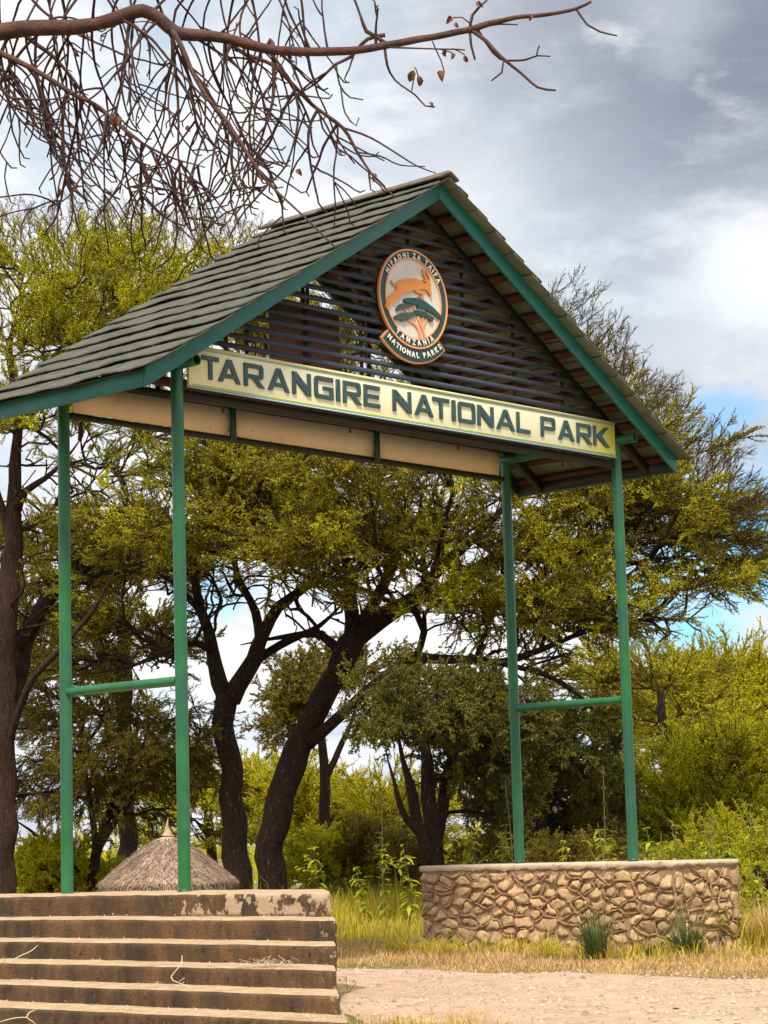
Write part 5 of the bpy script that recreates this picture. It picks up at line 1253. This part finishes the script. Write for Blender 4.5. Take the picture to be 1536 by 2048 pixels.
tuft(1090, 1912, 23.2, 0.20, 160, 0.25, 'low yellowing grass tuft at the foot of the wall left of the large dark tuft', 'grass_green')
tuft(880, 1912, 24.5, 0.22, 260, 0.35, 'broad yellow-green tuft at the road-side left corner of the stone wall', 'grass_green')
tuft(800, 1905, 25.0, 0.26, 260, 0.35, 'yellow-green grass clump in the dry grass left of the stone wall', 'grass_green')
# leafy weeds
def leaf_shape(mb, p, d, l, w, sag=0.35):
    d = unit(np.array(d)); s = unit(np.cross(d, np.array([0, 0, 1.0]))+1e-6); n_ = np.cross(s, d)
    pts = [(0, 0), (0.3, 0.42), (0.62, 0.34), (1, 0)]
    V = [p]
    for t, k in pts[1:3]: V += [p+d*l*t+s*w*k-n_*0+np.array([0, 0, -sag*l*t*t]), p+d*l*t-s*w*k+np.array([0, 0, -sag*l*t*t]), p+d*l*t+np.array([0, 0, -sag*l*t*t-0.08*l])]
    V.append(p+d*l+np.array([0, 0, -sag*l]))
    mb.add(V, [(0, 3, 1), (0, 2, 3), (1, 3, 6, 4), (3, 2, 5, 6), (4, 6, 7), (6, 5, 7)])
def weed(px, py_top, d, lab, leaves=14, heads=0, ls=0.13, py_base=None, name='leafy_weed'):
    top = at(px, py_top, d); z0 = float(gz(top[0], top[1])); hgt = top[2]-z0
    b = np.array([top[0]+rng.normal(0, 0.06), top[1]+rng.normal(0, 0.06), z0])
    root = empty(name, tuple(b), lab, 'weed')
    side = [top+np.array([rng.normal(0, .13), rng.normal(0, .13), -rng.uniform(0.08, 0.3)]) for _ in range(0 if heads else 3)]
    mid = (b+top)/2+rng.normal(0, 0.04, 3)*np.array([1, 1, 0]); S = spline([b, mid, top], 0.08)
    mb = MB(); add_tube(mb, S, np.linspace(0.009, 0.0035, len(S)), 5); mb.build('stem', 'weed_stem', root)
    lm = MB(); ntop = len(S)
    for e in side:
        j = max(1, int(ntop*rng.uniform(0.55, 0.8))); S2 = spline([S[j], (S[j]+e)/2+np.array([0, 0, -0.03]), e], 0.06); add_tube(mb2 := MB(), S2, np.linspace(0.005, 0.003, len(S2)), 4); mb2.build('stem', 'weed_stem', root)
        for q in range(9):
            p = S2[min(len(S2)-1, int(rng.uniform(0.2, 1)*len(S2)))]; a = rng.uniform(0, 6.28); l = ls*rng.uniform(0.45, 0.9); leaf_shape(lm, p, (math.cos(a), math.sin(a), rng.uniform(-0.3, 0.8)), l, l*rng.uniform(0.45, 0.7), sag=rng.uniform(0.2, 0.7))
    for k in range(leaves):
        t = 1-(k/leaves)**1.15*min(0.85, 1.0/hgt*1.1); i = min(ntop-1, int(t*(ntop-1))); a = k*2.4+rng.normal(0, 0.7); i = max(0, min(ntop-1, i+int(rng.integers(-2, 2))))
        if heads and t > 0.62: continue
        l = ls*rng.uniform(0.6, 1.15)*(0.55+0.6*min(1, (1-t)*4)); leaf_shape(lm, S[i], (math.cos(a), math.sin(a), rng.uniform(-0.5, 0.7)), l, l*rng.uniform(0.45, 0.75), sag=rng.uniform(0.2, 0.8))
        if rng.random() < 0.4: leaf_shape(lm, S[i], (math.cos(a+2.8), math.sin(a+2.8), rng.uniform(0.0, 0.6)), l*0.9, l*0.5)
    o = lm.build('leaves', 'weed_leaf', root); o['kind'] = 'stuff'
    for k in range(heads):
        i = ntop-1-int((0.1+0.20*k)*ntop*0.35*1.3); i = max(0, i)
        hm = MB(); R_ = 0.028-0.003*k*0; n_ = 46
        for q in range(n_):
            u = rand_unit(1)[0]; p = S[i]+u*0.006; e = S[i]+u*np.array([R_, R_, R_*0.75])*rng.uniform(0.85, 1.3); s = unit(np.cross(u, rand_unit(1)[0]))*0.005
            hm.add([p-s, p+s, e], [(0, 1, 2)])
        hm.build('seed_head', 'seed_head', root)
    return root
WL = [(943, 1640, 26.8, 'tall forked leafy weed left of the rear right post, above the wall'), (1012, 1650, 26.6, 'leafy weed touching the left side of the rear right post'), (1127, 1680, 25.9, 'single small broad-leaved weed midway between the right posts'),
      (1195, 1645, 25.8, 'leafy weed with pale stems just left of the front right post'), (1226, 1662, 25.8, 'dense leafy weed against the left side of the front right post'), (1292, 1655, 25.9, 'tall leafy weed just right of the front right post'),
      (1322, 1668, 25.9, 'short leafy weed second to the right of the front right post'), (1352, 1650, 26.0, 'leafy weed above the near corner of the stone wall'), (1412, 1662, 26.2, 'leafy weed over the right end of the wall below two seed stalks'),
      (1455, 1672, 26.0, 'pale green weed beside the right end of the stone wall'), (1500, 1610, 26.4, 'tall bright weed at the right frame edge beyond the wall'), (1480, 1760, 25.0, 'low broad-leaved weed touching the right end of the wall'),
      (1440, 1800, 24.2, 'short broad-leaved weed in front of the wall end'), (1515, 1740, 25.0, 'large-leaved weed at the right frame edge beside the wall end'), (628, 1695, 33.0, 'leafy weed in the grass nearest the end of the steps'),
      (760, 1665, 33.5, 'tallest leafy weed between the two platforms'), (712, 1735, 32.5, 'arching weed in the middle of the grass gap'), (805, 1690, 32.0, 'leafy weed just left of the stone platform')]
for x, y, d, lab in WL: weed(x, y, d, lab, leaves=rnd.randint(34, 50), ls=rnd.uniform(0.10, 0.155)*(1.25 if d > 30 else 1))
for x, y, d, h, lab in [(1010, 1560, 26.6, 3, 'tall thin stalk with round seed heads beside the rear right post'), (1206, 1530, 25.9, 4, 'tallest stalk with spaced round seed heads left of the front right post'), (1413, 1640, 26.2, 2, 'stalk with two rusty seed heads above the wall end'),
                        (1424, 1636, 26.2, 2, 'second stalk beside the pair of rusty seed heads above the wall end'), (1345, 1655, 26.1, 2, 'short seed-head stalk right of the front right post'), (1531, 1665, 26.2, 2, 'seed-head stalk at the right frame edge'), (762, 1570, 33.5, 3, 'tall seed-head stalk rising from the grass gap between the platforms')]:
    weed(x, y, d, lab, leaves=8, heads=h, ls=0.10, name='seed_stalk')
# the thin weed in front of the road beside the steps
def road_weed():
    d = 18.6; root_p = at(697, 2034, d); root = empty('road_weed', tuple(root_p), 'thin branching weed standing by the road end of the steps', 'weed')
    mb = MB()
    for line in ([(695, 2036), (695, 2000), (694, 1975), (692, 1950)], [(695, 1990), (702, 1978), (713, 1965)], [(695, 1986), (688, 1983), (685, 1988)], [(695, 1986), (702, 1983), (707, 1987)], [(693, 1962), (688, 1954)]):
        add_tube(mb, spline([at(x, y, d) for x, y in line], 0.02), 0.0022, 5)
    mb.build('stem', 'twig', root)
    lm = MB()
    for x, y, a in ((692, 1950, 0.3), (713, 1964, 0.9), (688, 1953, 2), (685, 1989, 4), (707, 1988, 5), (690, 1957, 1)):
        leaf_shape(lm, at(x, y, d), (math.cos(a), math.sin(a), 0.4), 0.035, 0.018)
    lm.build('buds', 'seed_head', root)
road_weed()

# ------------------------------------------------------------------ bare branches overhead
def bare_tree():
    D0 = 12.2; base = at(-900, 2600, 12.2)
    root = empty('bare_tree', (base[0], base[1], float(gz(base[0], base[1]))), 'leafless tree whose long branch hangs across the sky at upper left', 'tree')
    def P(x, y, d=0.0): return at(x, y, D0+d)
    trunk = [(*[base[0], base[1], float(gz(base[0], base[1]))-0.1], 0.26), (*P(-880, 1300), .22), (*P(-860, 600), .19), (*P(-700, 250), .13), (*P(-420, 130), .075), (*P(-180, 85), .052), (*P(-60, 78), .047)]
    S = spline(trunk, 0.12); mb = MB(); add_tube(mb, S[:, :3], S[:, 3], 14, True); mb.build('trunk', 'bare_bark', root, smooth=True)
    limbs = []
    def limb(pts, name='branch'):
        S = spline([(*P(x, y, d), r/376*0.5) for x, y, d, r in pts], 0.04)
        for i in range(len(S)): 
            S[i, :3] += 0.004*np.array([noise.noise((S[i, 0]*8, S[i, 2]*8, 1)), noise.noise((S[i, 1]*8, S[i, 2]*8, 2)), noise.noise((S[i, 0]*8, S[i, 1]*8, 3))]); S[i, 3] *= 1+0.10*noise.noise((S[i, 0]*12, S[i, 2]*12, 7))
        mb = MB(); add_tube(mb, S[:, :3], S[:, 3], 10, True); mb.build(name, 'bare_bark', root, smooth=True); limbs.append(S); return S
    A = limb([(-60, 78, 0, 36), (0, 64, 0, 35), (60, 56, 0, 33), (150, 54, 0, 30), (200, 46, 0, 28), (250, 30, 0, 28), (285, 22, 0, 28), (320, 38, 0, 27), (350, 64, 0, 26), (400, 71, 0, 24), (450, 76, 0, 22), (510, 92, 0, 21), (560, 102, 0, 19), (640, 103, 0, 18), (720, 100, 0, 16), (770, 91, 0, 15), (850, 76, 0, 14), (930, 62, 0, 13), (975, 48, 0, 12), (1030, 36, 0, 9), (1090, 30, 0, 8), (1150, 18, 0, 7), (1182, 4, 0, 5)])
    limb([(1152, 18, 0, 5), (1175, 50, 0, 4), (1200, 64, 0, 4), (1234, 72, 0, 3)])
    G = limb([(945, 62, 0, 9), (975, 85, -.05, 8), (1000, 112, -.1, 7), (1040, 145, -.1, 5.5), (1075, 175, -.1, 5), (1112, 181, -.1, 4)])
    limb([(955, 60, 0, 6), (975, 88, 0.05, 6), (1000, 118, 0.1, 5), (1050, 120, .1, 4.5), (1075, 112, .1, 3.5), (1100, 113, .1, 2.5)])
    limb([(1008, 120, 0, 4), (1003, 145, 0, 4), (983, 161, 0, 3)]); limb([(1072, 113, 0, 3), (1075, 98, 0, 3), (1078, 92, 0, 4)])
    limb([(940, 64, 0, 6), (942, 90, 0, 5), (950, 120, 0, 4)]); limb([(940, 62, 0, 6), (945, 30, 0, 6), (975, 0, 0, 4)]); limb([(955, 56, 0, 5), (1000, 48, 0, 3.5), (1037, 50, 0, 2.5)])
    limb([(770, 93, 0, 6), (775, 130, 0, 5), (790, 160, .05, 4), (830, 190, .05, 3.5), (850, 212, .05, 3), (870, 214, .05, 4)]); limb([(770, 94, 0, 4), (850, 97, -.1, 3.5), (930, 100, -.1, 3)])
    limb([(823, 182, 0.03, 2.6), (826, 165, 0.0, 2.6), (830, 146, 0.0, 2.4)]); limb([(864, 82, 0, 2.8), (872, 100, 0, 2.8), (882, 120, 0, 2.6), (889, 142, 0, 2.4)]); limb([(938, 46, 0, 2.8), (925, 36, 0, 2.6), (906, 36, 0, 2.4)]); limb([(875, 97, -.06, 2.6), (892, 102, 0, 2.6), (904, 106, 0, 2.4)]); limb([(905, 98, -.08, 2.6), (918, 104, 0, 2.4), (929, 110, 0, 2.4)]); limb([(836, 152, 0, 2.4), (832, 140, 0, 2.4), (828, 134, 0, 2.2)])
    C = limb([(345, 62, -.1, 11.2), (362, 90, -.15, 10.1), (385, 145, -.2, 9.5), (410, 188, -.3, 9.0), (448, 235, -.4, 7.9), (475, 275, -.5, 7.3), (515, 338, -.6, 6.2), (550, 380, -.6, 5.1), (600, 425, -.7, 3.9), (640, 465, -.7, 3.4), (672, 497, -.7, 2.3)])
    B = limb([(344, 58, 0.1, 11.5), (346, 95, .1, 8.6), (352, 150, .1, 6.5), (357, 220, .1, 5.4), (356, 300, .1, 4.3), (360, 350, .1, 2.9), (352, 400, 0.1, 2.2)])
    Dl = limb([(445, 62, .2, 10.1), (465, 90, .25, 10.1), (490, 108, .3, 8.6), (545, 130, .3, 8.6), (582, 165, .3, 8.6), (625, 210, .3, 7.9), (685, 255, .3, 7.2), (712, 300, .3, 6.5), (745, 350, .2, 4.3), (790, 395, .1, 2.9)])
    limb([(685, 255, .3, 5.0), (740, 275, .3, 4.3), (790, 305, .3, 3.6), (835, 332, .3, 2.9), (872, 346, .3, 2.2)]); limb([(716, 305, .3, 3.6), (760, 312, .25, 3.6), (800, 330, .2, 2.9), (850, 333, .2, 2.2)])
    Dx = limb([(530, 105, .1, 12.2), (542, 78, .1, 10.1), (548, 130, .0, 9.4), (545, 200, .0, 6.5), (525, 270, 0, 5.0), (490, 350, 0, 2.9)])
    E = limb([(-60, 80, -.2, 13.0), (0, 106, -.2, 12.2), (50, 130, -.25, 10.8), (100, 158, -.3, 10.1), (150, 190, -.3, 9.4), (200, 215, -.3, 7.9), (250, 262, -.35, 5.8), (300, 295, -.35, 5.0), (350, 318, -.35, 3.6), (410, 335, -.4, 2.2)])
    F = limb([(40, 62, .2, 10.8), (75, 90, .2, 9.4), (105, 112, .2, 7.9), (140, 150, .2, 6.5), (180, 205, .2, 5.8), (230, 240, .2, 4.3), (290, 290, .2, 3.6), (360, 345, .2, 2.9), (430, 385, .2, 2.2)])
    H = limb([(770, 70, .3, 9), (735, 78, .3, 8), (700, 115, .3, 7), (670, 130, .3, 6), (640, 160, .3, 5), (600, 185, .3, 4), (560, 200, .3, 3)]); limb([(775, 90, .2, 9), (750, 72, .2, 8), (733, 62, .2, 9), (720, 30, .2, 5), (702, -20, .2, 5)])
    limb([(672, 128, .3, 4), (680, 170, .3, 4), (700, 195, .3, 3.5), (726, 200, .3, 2.5)]); limb([(682, 175, .3, 3.5), (690, 225, .3, 3.5), (712, 252, .3, 3), (718, 235, .3, 2.5)])
    T1 = limb([(-60, -40, .3, 14), (60, -25, .3, 12), (200, -20, .3, 11), (350, -22, .3, 10), (470, -10, .3, 8), (600, -25, .3, 6), (760, -40, .3, 5)])
    mb = MB(); count = 0
    toW = lambda v: RT*v[0]-UP*v[1]
    def twig(p, ang, L, r0, droop, depth_drift, level):
        """p world point; ang heading in the branch plane (0 right, 90 down); L metres"""
        nonlocal count
        n = max(5, int(L/0.035)); lim = rnd.uniform(-140, 40); pts = [p]; a = ang; cur = rnd.uniform(-2.2, 2.2)
        for i in range(n):
            t = i/n; tgt = math.radians(droop); da = (tgt-a)
            while da > math.pi: da -= 2*math.pi
            while da < -math.pi: da += 2*math.pi
            a += da*0.085+cur*0.022+rnd.gauss(0, 0.045)
            if t > 0.72: a -= 0.10*(1 if math.cos(a) > 0 else -1)*rnd.uniform(0.4, 2.0)
            if rnd.random() < 0.08: a += rnd.choice((-1, 1))*0.22
            v_ = pts[-1]-CAM; zz = v_@FW; qx = 768+FPX*(v_@RT)/zz; qy = 1024-FPX*(v_@UP)/zz
            if qy > (lim+505-0.35*max(0, qx-420) if qx > 0 else 560) or (qx > 840 and qy > 130): break
            step = L/n; pts.append(pts[-1]+toW((math.cos(a)*step, math.sin(a)*step))+FW*depth_drift*step)
        if len(pts) < 4: return
        n = len(pts)-1; pts = np.array(pts); rr = np.linspace(r0, max(r0*0.55, 0.0038), len(pts)); rr[1::3] *= 1.12; add_tube(mb, pts, rr, 5); count += 1
        e = pts[-1]
        if rnd.random() < 0.6: # spur at the tip
            q = e+toW((math.cos(a-0.9)*0.03, math.sin(a-0.9)*0.03)); add_tube(mb, [pts[-2], e, q], [rr[-1], rr[-1]*1.2, rr[-1]*0.9], 4)
        if level > 0:
            for _ in range(rnd.choice((1, 2, 2, 3)) if level > 1 else rnd.choice((0, 0, 1))):
                i = rnd.randint(int(n*0.25), max(1, n-1)); s = rnd.choice((-1, 1)); d = pts[min(i+1, n)]-pts[i]
                ha = math.atan2(-np.dot(d, UP), np.dot(d, RT))+s*rnd.uniform(0.5, 1.1)
                twig(pts[i], ha, L*rnd.uniform(0.3, 0.62), r0*0.72, droop+rnd.uniform(-40, 40), depth_drift+rnd.gauss(0, 0.2), level-1)
        else:
            for _ in range(rnd.randint(0, 2)): # knobbly short shoots
                i = rnd.randint(1, n-1); s = rnd.uniform(-1.5, 1.5); add_tube(mb, [pts[i], pts[i]+toW((math.cos(a+s)*0.02, math.sin(a+s)*0.02))], rr[i]*0.9, 4)
    def along(S, f): return S[min(len(S)-1, int(f*(len(S)-1))), :3]
    jobs = [(A, 0.03, 0.52, 23, (20, 160), (0.5, 1.15)), (A, 0.03, 0.5, 6, (-140, -30), (0.2, 0.5)), (C, 0.05, 0.95, 9, (30, 140), (0.3, 0.75)), (B, 0.05, 0.9, 5, (20, 160), (0.25, 0.6)), (Dl, 0.02, 0.95, 13, (40, 130), (0.3, 0.8)),
            (E, 0.0, 0.98, 20, (40, 130), (0.35, 0.85)), (F, 0.02, 0.98, 18, (40, 140), (0.35, 0.8)), (Dx, 0.1, 0.95, 4, (20, 150), (0.25, 0.6)), (H, 0.1, 0.95, 3, (30, 150), (0.15, 0.35)), (T1, 0.0, 0.85, 30, (40, 140), (0.35, 1.1)), (A, 0.52, 0.66, 3, (-120, -40), (0.15, 0.35))]
    for S, f0, f1, n, (a0, a1), (l0, l1) in jobs:
        for k in range(n):
            f = f0+(f1-f0)*(k+rnd.random())/n
            L = rnd.uniform(l0, l1); dr = 78+rnd.uniform(-30, 28)
            if S is A and a1 < 0: dr = -60
            twig(along(S, f), math.radians(rnd.uniform(a0, a1)), L, rnd.uniform(0.0056, 0.0092), dr, rnd.gauss(0, 0.35), 2 if L > 0.35 else 1)
    o = mb.build('twigs', 'bare_twig', root, smooth=True); o['kind'] = 'stuff'
    # last dead leaves
    for x, y, s, dd in ((905, 36, .045, 0), (912, 44, .03, 0), (828, 140, .055, 0), (836, 150, .05, 0), (888, 142, .055, 0), (240, 232, .06, -.3), (236, 238, .05, -.3), (745, 346, .045, .2), (893, 98, .035, 0), (905, 105, .035, 0), (928, 110, .035, 0), (857, 205, .03, .05), (375, 250, .035, .1), (152, 96, .04, 0), (520, 345, .04, -.5), (118, 375, .04, 0), (592, 340, .04, -.4), (955, 3, .04, 0), (1063, 28, .035, 0)):
        s *= 0.62; mb2 = MB(); p = P(x, y, dd); a = rnd.uniform(0, 6.28); b = rnd.uniform(0.3, 1.2)
        ax = unit(RT*math.cos(a)*0.6-UP*(0.6+abs(math.sin(a)))+FW*rnd.uniform(-.4, .4)); sd_ = unit(np.cross(ax, FW)+FW*rnd.uniform(-.5, .5)); nn = np.cross(ax, sd_)
        rows = [(0, 0.0), (0.2, 0.30), (0.5, 0.42), (0.8, 0.26), (1.0, 0.0)]; V = []
        for t, w in rows:
            c = p+ax*s*2*t+nn*s*0.5*math.sin(t*3)
            s_ = s; V += [c-sd_*s*w*1.6+nn*s*1.1*w*2, c, c+sd_*s*w*1.3+nn*s*0.9*w*2]
        mb2.addq(V, [(i*3+j, i*3+j+1, (i+1)*3+j+1, (i+1)*3+j) for i in range(4) for j in range(2)])
        mb2.build('leaf', 'dead_leaf', root, smooth=True)
    print('bare twigs', count)
bare_tree()
print('LEAVES', LEAVES)
